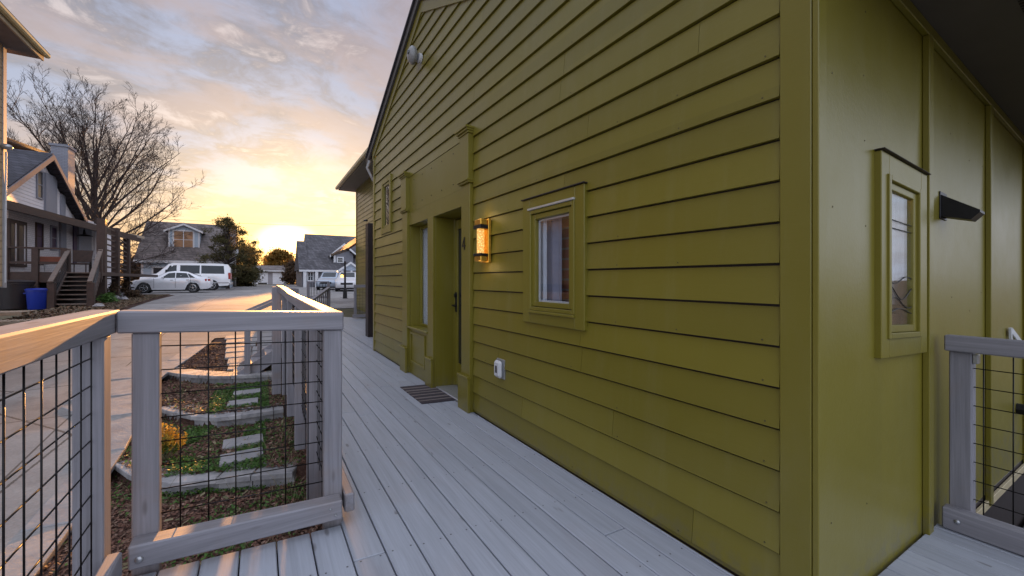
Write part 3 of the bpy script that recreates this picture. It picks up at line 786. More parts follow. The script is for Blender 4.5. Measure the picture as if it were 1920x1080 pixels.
# main window
wn = empty('window', (W, 2.33, .2)); wn.parent = H; wn.location = Vector((W, 2.33, .2))-H.location
frameY('trim', W-.034, W+.004, 1.952, 2.66, -.244, .688, .092, wn)
frameY('frame', W-.042, W+.03, 2.042, 2.572, -.150, .598, .028, wn)
frameY('sash', W-.026, W+.02, 2.073, 2.544, -.118, .566, .040, wn, tb=.036)
part('drip_cap', (W-.050, 1.940, .689), (W+.004, 2.67, .697), m=M_dkbrown, parent=wn)
part('head_flashing', (W-.052, 2.04, .599), (W-.002, 2.574, .614), m=M_silver, parent=wn)
part('sill', (W-.050, 2.04, -.170), (W+.002, 2.574, -.151), m=M_ol, parent=wn)
part('glass', (W-.002, 2.112, -.087), (W+.004, 2.508, .534), .001, m=M_glass, parent=wn)
mb = MB(); frameY('inner_frame', W+.006, W+.02, 2.114, 2.506, -.085, .532, .016, wn, m=M_trimw)
mb = MB(); curtain(mb, 'x', W+.045, 2.44, 2.60, -.2, .62, .008, 20, .05); mb.build('curtain', M_curt, wn, fall=True, smooth=True, fix=False)
mb = MB(); curtain(mb, 'x', W+.075, 2.30, 2.54, -.2, .62, .014, 40, .09); mb.build('curtain', M_curtd, wn, fall=True, smooth=True, fix=False)
MB().box((W+.13, 2.12, -.3), (W+.15, 2.42, .70)).build('brick_wall', M_brickin, wn, fall=True)  # added slab standing in for the brick-toned reflection in the pane
def room(a, b, parent, open_axis):
    mb = MB(); mb.box(a, b)
    fs = mb.f; drop = {'x': 5, 'y': 2}[open_axis]
    mb.f = [f for i, f in enumerate(fs) if i != drop]
    return mb.build('room', M_int, parent, fall=True, fix=False)
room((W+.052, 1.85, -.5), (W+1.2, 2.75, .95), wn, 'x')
# high narrow window
wn = empty('window', (W, 6.7, 1.3)); wn.parent = H; wn.location = Vector((W, 6.7, 1.3))-H.location
frameY('trim', W-.034, W+.004, 6.47, 7.065, .84, 1.750, .085, wn)
frameY('sash', W-.022, W+.01, 6.557, 6.978, .93, 1.66, .04, wn)
part('glass', (W-.002, 6.597, .97), (W+.004, 6.938, 1.62), .001, m=M_glass, parent=wn)
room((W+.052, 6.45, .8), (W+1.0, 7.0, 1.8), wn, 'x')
# window on wall B with leaded glass
wn = empty('leaded_window', (2.74, WB, .2)); wn.parent = H; wn.location = Vector((2.74, WB, .2))-H.location
def frameX(name, Y0, Y1, x0, x1, z0, z1, t_, parent, m=None, tb=None):
    tb = tb or t_; mb = MB()
    mb.bev((x0, Y0, z0), (x0+t_, Y1, z1), .003); mb.bev((x1-t_, Y0, z0), (x1, Y1, z1), .003)
    mb.bev((x0+t_, Y0, z1-tb), (x1-t_, Y1, z1), .003); mb.bev((x0+t_, Y0, z0), (x1-t_, Y1, z0+tb), .003)
    return mb.build(name, m or M_ol, parent, fall=True)
frameX('trim', WB-.025, WB+.004, 2.355, 2.99, -.245, .688, .092, wn)
frameX('frame', WB-.034, WB+.01, 2.425, 2.872, -.158, .594, .026, wn)
frameX('sash', WB-.020, WB+.006, 2.452, 2.845, -.131, .567, .042, wn, tb=.034)
part('drip_cap', (2.345, WB-.040, .689), (3.0, WB, .695), m=M_dkbrown, parent=wn)
part('glass', (2.495, WB-.008, -.096), (2.802, WB-.003, .532), .001, m=M_glass, parent=wn)
mb = MB()
def lead(pts): mb.tube([(x, WB-.011, z_) for x, z_ in pts], .0022, 5)
lead([(2.495, .40), (2.802, .40)]); lead([(2.495, .36), (2.802, .365)]); mb.build('leading', M_black, wn, fall=True, smooth=True, fix=False); mb = MB()
for z_, am in ((.12, .02), (.06, .035), (.01, .025), (-.03, .012)):
    lead([(2.495+.307*i/12, z_+am*math.sin(i/12*5.2+z_*30)) for i in range(13)])
mb.build('leading', M_black, wn, fall=True, smooth=True, fix=False)
mb = MB(); curtain(mb, 'y', WB+.08, 2.45, 3.11, .0, .62, .012, 60, .06); mb.build('curtain', M_curt, wn, fall=True, smooth=True, fix=False)
mb = MB(); mb.box((2.35, WB+.03, -.35), (3.13, WB+.8, .8)); mb.f = [f for i, f in enumerate(mb.f) if i != 2]; mb.build('room', M_int, wn, fall=True, fix=False)
mb = MB(); mb.lathe((2.66, WB+.07, .50), [(.012, 0), (.03, .03), (.012, .06)], 10); mb.build('room_lamp', emit('warm_bulb', (1, .5, .12), 2.0), wn, fall=True)
mb = MB(); mb.box((2.50, WB+.06, -.3), (2.93, WB+.16, -.05)); mb.build('shelf', plain('brown_shelf', (.30, .20, .14), .5), wn, fall=True)
# ---- entry surround
EN = empty('entry', (W, 4.7, -.2)); EN.parent = H; EN.location = Vector((W, 4.7, -.2))-H.location
E_ = lambda n, a, b, c=.003, m=None: part(n, a, b, c, m, EN)
def pilaster(y0, y1, upper=True):
    E_('pilaster', (W-.045, y0+.02, DZ), (W+.004, y1-.02, 1.02))
    E_('plinth', (W-.075, y0, DZ), (W-.0455, y1, -.885)); E_('plinth_cap', (W-.085, y0-.008, -.884), (W-.046, y1+.008, -.862))
    if upper:
        mb = MB()
        E_('pilaster', (W-.065, y0+.015, 1.06), (W+.004, y1-.015, 1.50))
        for i, (dx, z_) in enumerate(((.072, 1.022), (.085, 1.0397))): mb.bev((W-dx, y0-.004*i, z_), (W+.003, y1+.004*i, z_+.0176), .002)
        mb.build('base_moulding', M_ol, EN, fall=True); mb = MB()
        for i, dx in enumerate((.075, .09, .105)): mb.bev((W-dx, y0-.008*i, 1.501+i*.021), (W+.003, y1+.008*i, 1.5212+i*.021), .002)
        mb.build('capital', M_ol, EN, fall=True)
pilaster(3.565, 3.80); pilaster(5.56, 5.82)
E_('post', (W-.03, 4.615, DZ), (W+.004, 4.80, .829)); E_('plinth', (W-.06, 4.60, DZ), (W-.031, 4.815, -.885)); E_('plinth_cap', (W-.07, 4.593, -.884), (W-.032, 4.823, -.862))
E_('lintel', (W-.02, 3.775, .829), (W+.02, 5.64, 1.0))
E_('header_panel', (W-.010, 3.775, 1.003), (W+.01, 5.64, 1.503))
nb = MB()
for i in range(5):
    for z_ in (1.10, 1.43): nb.lathe((W-.0105, 4.06+i*.33, z_), [(.009, 0), (.006, -.003)], 8, 'x')
nb.build('nail_heads', M_dkbrown, EN, fall=True)
D1, D2 = W+.24, W+.155
E_('jamb', (W+.0045, 4.615, DZ), (D1, 4.635, .829)); E_('jamb', (W+.0045, 3.77, DZ), (D1, 3.79, .829)); E_('jamb', (W+.0045, 5.567, -.56), (D2, 5.587, .829)); E_('jamb', (W+.0045, 4.78, -.56), (D2, 4.80, .829))
E_('head_jamb', (W+.021, 3.791, .83), (D1+.05, 4.615, .86)); E_('head_jamb', (W+.021, 4.801, .83), (D2+.05, 5.566, .86))
# sidelight window with panel under it
E_('window_sill', (W-.045, 4.802, -.585), (D2, 5.62, -.561))
E_('lower_panel', (W-.008, 4.802, DZ), (W+.01, 5.62, -.586))
pf = MB()
pf.bev((W-.024, 4.935, -.66), (W-.0085, 5.515, -.632), .002); pf.bev((W-.024, 4.935, -1.05), (W-.0085, 5.515, -1.02), .002); pf.bev((W-.024, 4.935, -1.0195), (W-.0085, 4.965, -.6605), .002); pf.bev((W-.024, 5.485, -1.0195), (W-.0085, 5.515, -.6605), .002)
pf.build('panel_moulding', M_ol, EN, fall=True)
frameY('window_frame', D2-.02, D2+.012, 4.801, 5.565, -.56, .828, .036, EN)
E_('window_glass', (D2+.004, 4.838, -.523), (D2+.010, 5.528, .791), .001, M_glass)
mb = MB(); curtain(mb, 'x', D2+.032, 4.78, 5.62, -.6, .85, .012, 60); mb.build('window_curtain', M_curt, EN, fall=True, smooth=True, fix=False)
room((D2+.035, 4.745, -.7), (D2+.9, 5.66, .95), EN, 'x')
# the door
dr = empty('door', (D1, 4.3, -.2)); dr.parent = EN; dr.location = Vector((D1, 4.3, -.2))-absloc(EN)
mb = MB(); y0, y1 = 3.85, 4.588
mb.bev((D1+.004, y0, DZ+.03), (D1+.045, y0+.09, .81), .003); mb.bev((D1+.004, y1-.065, DZ+.03), (D1+.045, y1, .81), .003)
mb.bev((D1+.004, y0+.09, .70), (D1+.045, y1-.065, .81), .003); mb.bev((D1+.004, y0+.09, DZ+.03), (D1+.045, y1-.065, DZ+.30), .003)
mb.build('door_leaf', M_ol, dr, fall=True)
MB().bev((D1+.02, y0+.091, DZ+.301), (D1+.028, y1-.066, .699), .001).build('door_glass', M_glass_dark, dr, fall=True)
mb = MB(); mb.bev((D1-.004, y1-.058, -.30), (D1+.0035, y1-.012, -.06), .002); mb.tube([(D1, y1-.035, -.22), (D1-.05, y1-.035, -.22), (D1-.055, y1-.145, -.225)], .010, 8); mb.tube([(D1, y1-.035, -.10), (D1-.022, y1-.035, -.10)], .024, 12)
mb.build('handle', M_black, dr, fall=True, smooth=False)
MB().bev((D1-.004, 4.591, DZ), (D1+.05, 4.614, .828), .002).build('door_frame', M_ol, EN, fall=True)
E_('threshold', (W+.0045, 3.791, DZ-.01), (D1+.05, 4.614, DZ+.022), .006, plain('aluminium_threshold', (.45, .46, .50), .3, .5, .1, 40))
# house number 4
def numeral(z0, z1, yc, X, parent, nm='house_number'):
    h = z1-z0; wd = h*.60; t_ = h*.15; mb = MB()
    # seen from -X: +Y is on the left
    def P(u, v): return (X, yc+wd/2-u*wd, z0+v*h)
    mb.prism([P(.62, 0), P(.82, 0), P(.82, 1), P(.62, 1)], (-.006, 0, 0))
    mb.prism([P(0, .24), P(.62, .24), P(.62, .36), P(0, .36)], (-.0055, 0, 0)); mb.prism([P(.82, .24), P(1, .24), P(1, .36), P(.82, .36)], (-.0055, 0, 0))
    mb.prism([P(0, .36), P(.2, .36), P(.62, .84), P(.62, 1)], (-.005, 0, 0))
    return mb.build(nm, M_black, parent, fall=True)
numeral(.375, .50, 3.715, W-.0455, EN)
# ---- things fixed to the house
s_ = empty('wall_lamp', (W, 3.270, .43-FALL*W), 'brass wall lamp with lit seeded glass beside the door', 'wall lamp')
MB().bev((W-.045, 3.200, .235), (W-.017, 3.360, .625), .004).build('back_plate', M_gold, s_, fall=True)
MB().bev((W-.115, 3.215, .565), (W-.0455, 3.345, .618), .006).build('cap', M_gold, s_, fall=True); MB().bev((W-.115, 3.215, .242), (W-.0455, 3.345, .290), .006).build('cap', M_gold, s_, fall=True)
mb = MB(); mb.bev((W-.122, 3.208, .533), (W-.046, 3.352, .5645), .003); mb.bev((W-.122, 3.208, .2905), (W-.046, 3.352, .312), .003); mb.build('band', M_black, s_, fall=True)
m, t, p = newmat('lit_seeded_glass'); v = t.node('ShaderNodeTexVoronoi', feature='F1'); t.put(v.inputs['Vector'], pos(t)); v.inputs['Scale'].default_value = 75
cc = t.mix(t.smooth(v.outputs['Distance'], .1, .6), (1, .62, .20), (.45, .20, .03)); t.put(p.inputs['Base Color'], (.6, .4, .15, 1)); t.put(p.inputs['Emission Color'], cc); p.inputs['Emission Strength'].default_value = .62; p.inputs['Roughness'].default_value = .2
bump(t, p, v.outputs['Distance'], .6, .01)
mb = MB(); mb.lathe((W-.083, 3.280, 0), [(.034, .3125), (.034, .5325)], 18); mb.build('glass_shade', m, s_, fall=True, smooth=False)
for z_ in (.66, .20):
    l = bpy.data.lights.new('lamp_light', 'POINT'); l.energy = .13; l.color = (1, .66, .22); l.shadow_soft_size = .07
    lo = bpy.data.objects.new('lamp_light', l); col.objects.link(lo); lo.parent = s_; lo.location = (-.09, .01, z_-.43)
o_ = empty('outlet_box', (W, 3.030, -.68-FALL*W), 'white weatherproof outlet cover low on the olive siding', 'outlet cover')
MB().bev((W-.022, 2.965, -.765), (W-.006, 3.095, -.600), .003).build('base_plate', M_galv, o_, fall=True)
MB().bev((W-.065, 2.975, -.758), (W-.0225, 3.080, -.610), .022).build('cover', M_white, o_, fall=True)
MB().bev((W-.068, 3.015, -.715), (W-.0655, 3.040, -.655), .001).build('latch', M_black, o_, fall=True)
# security light on the gable
s_ = empty('security_light', (W, 5.15, 2.95-FALL*W), 'white bulbous sensor light mounted high under the gable peak', 'security light')
MB().lathe((W-.05, 5.08, 2.92), [(.06, 0), (.06, .036)], 16, 'x').build('base', M_trimw, s_, fall=True, smooth=False)
mb = MB(); mb.blob((W-.115, 5.12, 2.95), (.065, .10, .115), 4, .03); o1 = mb.build('housing', plain('weathered_white', (.26, .26, .26), .35, 0, .12, 20), s_, fall=True, smooth=True)
MB().lathe((W-.186, 5.10, 2.96), [(.022, 0), (.034, .014)], 12, 'x').build('lens', M_glass_dark, s_, fall=True)
# vent hood on wall B
mb = MB()
x0, x1 = 3.325, 3.43
mb.prism([(x0, WB-.002, .52), (x0, WB-.002, .645), (x0, WB-.155, .535), (x0, WB-.155, .522), (x0, WB-.12, .484)], (x1-x0, 0, 0))
mb.bev((x0-.012, WB-.006, .505), (x1+.012, WB-.0005, .662), .002)
tag(mb.build('wall_light_hood', M_black, fall=True), 'black wedge shaped light hood on the olive batten wall', 'light hood')
# white spout thing and black handle beyond the right railing
mb = MB(); mb.beam((5.12, WB-.02, -.17), (5.42, WB-.03, -.28), .02, .05, .004); mb.beam((5.10, WB-.02, -.15), (5.12, WB-.02, -.30), .02, .03, .004)
tag(mb.build('wall_bracket', M_white, fall=True), 'small white bent strip on the wall just above the right railing', 'bracket')
tag(MB().lathe((5.5, WB-.001, -.845), [(.045, 0), (.045, -.05), (.03, -.06), (.03, -.11)], 14, 'y').build('hose_tap', M_black, fall=True), 'black knob fitting on the wall behind the right wire mesh', 'tap')
# lower ground at the right
tag(MB().box((3.36, -3.0, -2.3), (9.5, .68, -1.86)).build('lower_patio', plain('dark_mat', (.05, .05, .055), .85, 0, .3, 4), fall=True), kind='structure')
# door mat: striped
dm = empty('doormat', (1.6, 4.42, DZ-FALL*1.6), 'striped dark grey and taupe doormat on the deck by the door', 'doormat')
a = MB(); b = MB(); y = 4.03; k = 0
wds = [.085,.03,.07,.045,.085,.035,.08,.03,.06,.045,.075,.04,.09]
mx0, mx1 = 1.40, 1.80
for wd in wds:
    (a if k % 2 == 0 else b).bev((mx0, y, DZ+.002), (mx1, y+wd, DZ+.010+(.001 if k % 2 else 0)), .002); y += wd; k += 1
a.build('dark_stripe', plain('mat_dark', (.045, .035, .045), .95, 0, .3, 60, bmp=.6), dm, fall=True); b.build('light_stripe', plain('mat_taupe', (.20, .17, .16), .95, 0, .2, 60, bmp=.6), dm, fall=True)
# ================================================================== FAR WING of the olive building and things by it
WG = empty('olive_wing', (3.5, 8.2, DZ), 'two storey olive wing with projecting eave behind the gabled olive house', 'building wing')
XW = 3.5
def wing_lap():
    mb = MB(); z_ = -1.30
    while z_ < 3.9:
        mb.add([(XW-.018, 7.9, z_), (XW-.018, 18.4, z_), (XW-.004, 18.4, z_+.165), (XW-.004, 7.9, z_+.165), (XW, 7.9, z_), (XW, 18.4, z_)], [(1,0,3,2), (0,1,5,4)]); z_ += .165
    return mb
wing_lap().build('lap_siding', M_ol, WG, fix=False)
MB().box((XW, 7.8, -1.7), (XW+6, 18.4, 3.95)).build('wall', M_dkbrown, WG)
MB().bev((XW-.03, 18.3, -1.3), (XW+.02, 18.42, 3.9)).build('corner_board', M_ol, WG)
MB().box((2.86, 7.9, 3.86), (XW+.5, 19.0, 3.90)).build('soffit', plain('pale_soffit', (.22, .20, .17), .7), WG)
mb = MB(); mb.prism([(2.80, 7.9, 3.905), (2.86, 7.9, 4.05), (8, 7.9, 6.0), (8, 7.9, 5.9)], (0, 11.15, 0)); mb.build('roof', M_roof, WG)
MB().beam((2.80, 7.9, 3.95), (2.80, 19.05, 3.95), .11, .12, .02).build('gutter', plain('cream_gutter', (.55, .46, .26), .45), WG)
wn = MB(); wn.bev((XW-.05, 12.7, 2.35), (XW-.019, 14.0, 3.45)); wn.build('window', plain('trim_olive_dark', (.10,.09,.03), .5), WG)
MB().bev((XW-.056, 12.8, 2.45), (XW-.051, 13.9, 3.35)).build('window_glass', M_glass_dark, WG)
# dark brown post standing by the house corner and its beam
bp = empty('porch_post', (2.2, 9.7, DZ), 'tall dark brown porch post standing on the deck past the house corner', 'post')
MB().bev((2.06, 9.55, -1.315), (2.33, 9.82, 1.28), .012).build('post', M_dkbrown, bp)
MB().bev((2.331, 9.60, 1.06), (3.47, 9.76, 1.27), .008).build('beam', M_dkbrown, bp)
MB().lathe((2.04, 9.68, 1.33), [(.05, 0), (.05, .02), (.02, .04)], 10).build('bracket', M_black, bp)
# white bent downspout corner at the eave of the gable end
mb = MB(); mb.tube([(1.72, 7.82, 2.28), (1.68, 7.86, 2.15), (1.74, 7.84, 2.02), (1.79, 7.80, 1.9)], .026, 8)
tag(mb.build('downspout_elbow', plain('dull_white', (.30,.30,.30), .6), fall=True, smooth=True), 'white curved downspout elbow under the corner of the gable eave', 'downspout')
r = rail('guard_railing', 'small grey railing panel with wire mesh beside the dark brown porch post')
MB().bev((2.72, 14.7, -.28), (3.44, 14.79, -.18), .006).build('top_rail', M_wx, r)
MB().bev((2.72, 14.7, -1.28), (2.80, 14.78, -.281), .006).build('post', M_wz, r); MB().bev((3.36, 14.7, -1.28), (3.44, 14.78, -.281), .006).build('post', M_wz, r)
MB().bev((2.66, 14.6, -1.30), (3.44, 14.699, -1.20), .006).build('kick_rail', M_wx, r)
mesh_panel(r, 'x', 14.74, 2.80, 3.36, -1.2, -.281, 2.9, -.35, fall=False, n=4)
# porch awning past the wing
aw = empty('porch_roof', (4, 20, 0), 'dark brown sloping porch roof with gutter at the end of the olive wing', 'porch roof')
MB().prism([(3.25, 18.9, 1.28), (3.25, 18.9, 1.38), (4.5, 18.9, 2.35), (4.5, 18.9, 2.22)], (0, 4.6, 0)).build('roof', plain('red_brown_roof', (.10, .05, .04), .7), aw)
MB().beam((3.22, 18.85, 1.30), (3.22, 23.5, 1.30), .12, .12, .02).build('gutter', M_dkbrown, aw)
MB().bev((3.86, 18.95, -1.2), (4.02, 19.1, 1.65), .01).build('post', M_dkbrown, aw)
mb = MB(); mb.tube([(3.9, 19.0, .95), (3.6, 19.0, 1.02), (3.35, 19.0, 1.22)], .035, 6); mb.build('brace', M_dkbrown, aw, smooth=True)
# lamp post
c = at(647, 563, 23); bz = c.z
lp = empty('lamp_post', c, 'slim black lamp post with glowing amber lantern past the deck end', 'lamp post')
mb = MB(); mb.lathe(c, [(.22, 0), (.22, .06), (.12, .12), (.10, .6), (.055, .7), (.05, 2.2)], 12); mb.build('pole', M_black, lp, smooth=False)
mb = MB(); a = c+Vector((0, 0, 1.42)); mb.tube([a+Vector((0,0,0)), a+Vector((-.10,0,.06)), a+Vector((-.16,0,.02))], .015, 6); mb.build('arm', M_black, lp)
MB().lathe(c+Vector((-.16, 0, 1.28)), [(.03, 0), (.065, .02), (.07, .12), (.03, .16)], 10).build('lantern', emit('amber_lamp', (1, .42, .08), 3.0), lp)
# ================================================================== far ramp railings
def slat_rail(label, a, b, h, base, posts=6, capw=.14):
    r = rail('ramp_railing', label, 'railing', 'railings of the far ramp')
    a = Vector(a); b = Vector(b)
    MB().beam(a+Vector((0,0,h)), b+Vector((0,0,h)), capw, .05).build('top_rail', M_wy, r)
    MB().beam(a+Vector((0,0,.12)), b+Vector((0,0,.12)), .05, .09).build('bottom_rail', M_wy, r)
    n = max(2, int((b-a).length/1.4)+1)
    for i in range(n):
        p = a+(b-a)*i/(n-1); MB().bev((p.x-.06, p.y-.06, p.z-.1), (p.x+.06, p.y+.06, p.z+h-.03), .006).build('post', M_wz, r)
    mb = MB(); k = int((b-a).length/.13)
    for i in range(1, k):
        p = a+(b-a)*i/k; mb.tube([p+Vector((0,0,.15)), p+Vector((0,0,h-.04))], .012, 5)
    mb.build('balusters', M_black, r)
q0, q1, q2 = at(613, 575, 15.0), at(578, 548, 19.5), at(578, 552, 15.5)
slat_rail('flat topped section of the far ramp railing with dark balusters', (q1.x, q1.y, q1.z-.35), (at(616,548,19.5).x, at(616,548,19.5).y, q1.z-.35), .85, 0)
a = at(585, 576, 13.5); b = at(614, 573, 15.5)
r = rail('ramp_railing', 'sloping section of the far ramp railing with pale edged handrail', 'railing', 'railings of the far ramp')
A_, B_ = at(584, 563, 13.5), at(616, 540, 15.5)
MB().beam(A_, B_, .12, .07).build('handrail', M_wy, r)
MB().bev((B_.x-.06, B_.y-.06, -1.25), (B_.x+.06, B_.y+.06, B_.z-.02), .006).build('post', M_wz, r)
mb = MB()
for i in range(1, 9):
    p = A_+(B_-A_)*i/9; mb.tube([(p.x, p.y, p.z-.04), (p.x, p.y, p.z-.85)], .014, 5)
mb.build('balusters', M_black, r)
# low planter box behind the long railing
a = at(516, 548, 17); b = at(562, 548, 17)
pb = empty('planter_box', (a.x, a.y, a.z), 'low brown timber planter box beyond the end of the long railing', 'planter')
mb = MB(); mb.bev((a.x, a.y, a.z-.35), (b.x, a.y+.08, a.z+.14)); mb.bev((a.x, a.y+1.3, a.z-.35), (b.x, a.y+1.38, a.z+.14)); mb.bev((a.x, a.y+.081, a.z-.35), (a.x+.08, a.y+1.299, a.z+.14)); mb.bev((b.x-.08, a.y+.081, a.z-.35), (b.x, a.y+1.299, a.z+.14))
mb.build('boards', M_wx, pb); MB().box((a.x+.08, a.y+.08, a.z-.3), (b.x-.08, a.y+1.3, a.z+.06)).build('soil', M_soil, pb)
# ================================================================== CARS
M_carglass = plain('car_glass', (.02, .025, .03), .12, 0, .3, 2, spec=.45)
def car(root, st, halfw, wheels, paint, wr=.33, side_glass=(), ws=None, rw=None):
    """st: stations (x, sill z, belt z, roof z, belt half width k, roof half width k). x from nose (0) to tail"""
    def interp(x):
        for p, q in zip(st, st[1:]):
            if p[0] <= x <= q[0]:
                f = (x-p[0])/(q[0]-p[0]); return [p[i]+(q[i]-p[i])*f for i in range(6)]
        return st[-1]
    mb = MB(); xs = sorted(set([s_[0] for s_ in st]+frange(st[0][0], st[-1][0], .12)))
    ring = 0
    for x in xs:
        _, zs, zb, zr, kb, kr = interp(x)
        # a wheel arch lifts the sill
        for wx in wheels:
            dx = abs(x-wx)
            if dx < wr+.07: zs = max(zs, math.sqrt(max(0, (wr+.07)**2-dx*dx))+wr-.02)
        w1 = halfw*kb; w2 = halfw*kr; zm = zs+(zb-zs)*.5
        pr = [(-w1*.97, zs), (-w1*1.0, max(zs+.01, zm)), (-w1*.985, zb-.04), (-w1*.95, zb), (-w2, zr-.05 if zr-zb > .12 else zr-.01), (-w2*.86, zr-.008), (-w2*.4, zr)]
        pr = pr+[(-a_, b_) for a_, b_ in pr[::-1]]; ring = len(pr)
        mb.v += [Vector((x, a_, b_)) for a_, b_ in pr]
    for i in range(len(xs)-1):
        for k in range(ring): mb.f.append((i*ring+k, i*ring+(k+1) % ring, (i+1)*ring+(k+1) % ring, (i+1)*ring+k))
    mb.f.append(tuple(range(ring))[::-1]); mb.f.append(tuple((len(xs)-1)*ring+k for k in range(ring)))
    b = mb.build('body', paint, root, local=True); smooth_by_angle(b, 40)
    # dark underbody
    MB().box((st[0][0]+.25, -halfw*.88, .18), (st[-1][0]-.25, halfw*.88, .55)).build('underbody', M_rub, root, local=True)
    for side in (-1, 1):
        for (xa, xb, xc, xd) in side_glass:   # bottom front, bottom rear, top rear, top front
            def pt(x, top):
                _, zs, zb, zr, kb, kr = interp(x)
                f = .86 if top else .07
                w1, w2 = halfw*kb*.95, halfw*kr; z_ = zb+(zr-.05-zb)*f; y_ = w1+(w2-w1)*f
                return (x, side*(y_+.008), z_)
            MB().add([pt(xa, 0), pt(xb, 0), pt(xc, 1), pt(xd, 1)], [(0,1,2,3)]).build('side_window', M_carglass, root, local=True, fix=False)
    for nm, g in (('windshield', ws), ('rear_window', rw)):
        if not g: continue
        x0, x1 = g; mbg = MB(); n = 4
        for f in (.1, .92):
            x = x0+(x1-x0)*f; _, zs, zb, zr, kb, kr = interp(x)
            for i in range(n+1):
                t_ = -1+2*i/n; mbg.v.append(Vector((x, t_*halfw*kr*.84, zr+.008-(.012 if abs(t_) > .9 else 0))))
        for i in range(n): mbg.f.append((i, i+1, n+1+i+1, n+1+i))
        mbg.build(nm, M_carglass, root, local=True, fix=False)
    for wx in wheels:
        for side in (-1, 1):
            wl = empty('wheel', (wx, side*(halfw-.12), wr)); wl.parent = root
            mb = MB(); prof = [(wr*.66, -.1), (wr*.93, -.105), (wr, -.07), (wr, .07), (wr*.93, .105), (wr*.66, .1)]
            mb.lathe((0, 0, 0), prof, 28, 'y'); o = mb.build('tyre', M_rub, wl, local=True); smooth_by_angle(o, 40)
            mb = MB(); s_ = side
            mb.lathe((0, s_*.085, 0), [(wr*.67, 0), (wr*.67, s_*.022), (wr*.60, s_*.026), (wr*.58, s_*.0)], 28, 'y')
            for k in range(5 if wr < .36 else 6):
                a = k*2*math.pi/(5 if wr < .36 else 6)+.3
                c0 = Vector((math.cos(a)*.03, s_*.105, math.sin(a)*.03)); c1 = Vector((math.cos(a)*wr*.62, s_*.105, math.sin(a)*wr*.62)); mb.beam(c0, c1, .055, .02)
            mb.lathe((0, s_*.1, 0), [(.05, 0), (.05, s_*.02)], 12, 'y')
            mb.build('rim', M_chrome, wl, local=True)
            MB().lathe((0, s_*.08, 0), [(wr*.6, 0), (wr*.6, s_*.004)], 20, 'y').build('brake_shadow', M_rub, wl, local=True)
    return root
def heading(root, p_nose, p_tail):
    d_ = Vector(p_tail)-Vector(p_nose); root.location = p_nose; root.rotation_euler = (0, 0, math.atan2(d_.y, d_.x))
def vec(px, py, d_, z_=None):
    v = at(px, py, d_)
    if z_ is not None: v.z = z_
    return v
silver = plain('silver_car_paint', (.70, .70, .73), .3, .3, .04, 3, coat=.8)
white_p = plain('white_car_paint', (.78, .78, .80), .3, 0, .04, 3, coat=.6)
sedan = empty('sedan', (0,0,0), 'silver four door sedan parked in front of the white van', 'car')
YS = 37.6
def wx_at(px, Y):
    t = (px-CX)/FF; return Y*(t*TC+TS)/(TC-t*TS)
def zy(y): return G(y)+.01
st = [(0, .42, .62, .66, .66, .30), (.10, .30, .70, .76, .84, .45), (.45, .24, .82, .88, .95, .62), (1.25, .22, .95, 1.0, .985, .70), (1.45, .22, .97, 1.02, .99, .72), (2.30, .22, .99, 1.44, 1.0, .66), (2.75, .22, 1.0, 1.50, 1.0, .66), (3.45, .22, 1.01, 1.46, 1.0, .64), (4.35, .24, 1.04, 1.12, .98, .66), (4.75, .26, 1.04, 1.09, .95, .66), (4.92, .34, .96, 1.0, .88, .6), (5.0, .42, .78, .80, .80, .5)]
car(sedan, st, .93, (.98, 3.85), silver, .34, side_glass=((1.95, 2.78, 2.78, 2.38), (2.83, 3.62, 3.45, 2.83), (3.67, 4.0, 3.62, 3.5)), ws=(1.50, 2.28), rw=(4.30, 3.50))
xl = wx_at(242, YS); sedan.location = (xl, YS, zy(YS)); k_ = (wx_at(398, YS)-xl)/5.0; sedan.scale = (k_, k_, k_*1.12)
mb = MB(); mb.bev((-.01, -.55, .50), (.06, .55, .62)); mb.build('grille', M_black, sedan, local=True)
for s_ in (-1, 1):
    MB().prism([(.07, s_*.56, .62), (.55, s_*.90, .74), (.60, s_*.90, .80), (.10, s_*.56, .70)], (0, s_*.012, 0)).build('headlight', M_glass_dark if False else plain('headlight_glass', (.45, .5, .6), .1, 0, .1, 8), sedan, local=True)
    MB().prism([(4.62, s_*.885, .80), (4.95, s_*.80, .82), (4.93, s_*.80, .95), (4.6, s_*.895, .96)], (0, s_*.02, 0)).build('tail_light', plain('tail_red', (.35, .02, .02), .2), sedan, local=True)
    MB().blob((2.08, s_*1.0, 1.06), (.07, .11, .06), 2, 0).build('mirror', silver, sedan, local=True, smooth=True)
mb = MB()
for x in (1.55, 2.80, 3.72): mb.box((x, -.942, .34), (x+.012, -.93, .98))
mb.box((2.5, -.955, .86), (2.66, -.935, .885)); mb.box((3.45, -.955, .88), (3.61, -.935, .905)); mb.build('door_seams', M_dkbrown, sedan, local=True)
MB().bev((5.0, -.26, .58), (5.012, .26, .70)).build('number_plate', M_trimw, sedan, local=True)
MB().prism([(1.50, -.975, 1.00), (4.1, -.975, 1.02), (4.1, -.975, 1.035), (1.50, -.975, 1.015)], (0, .012, 0)).build('belt_trim', M_chrome, sedan, local=True)
mb = MB(); mb.prism([(.12, -.80, .36), (.5, -.92, .34), (.45, -.925, .42), (.14, -.80, .44)], (0, -.01, 0)); mb.build('bumper_vent', M_black, sedan, local=True)
van = empty('van', (0,0,0), 'white passenger van with dark side windows parked behind the silver sedan', 'van')
st = [(0, .50, .78, .82, .80, .5), (.08, .36, .95, 1.02, .92, .62), (.75, .32, 1.12, 1.2, .98, .74), (1.05, .30, 1.18, 1.27, 1.0, .78), (1.75, .30, 1.22, 1.98, 1.0, .74), (2.0, .30, 1.22, 2.04, 1.0, .76), (5.1, .32, 1.22, 2.06, 1.0, .78), (5.62, .36, 1.2, 2.0, .99, .78), (5.8, .46, 1.0, 1.7, .96, .74)]
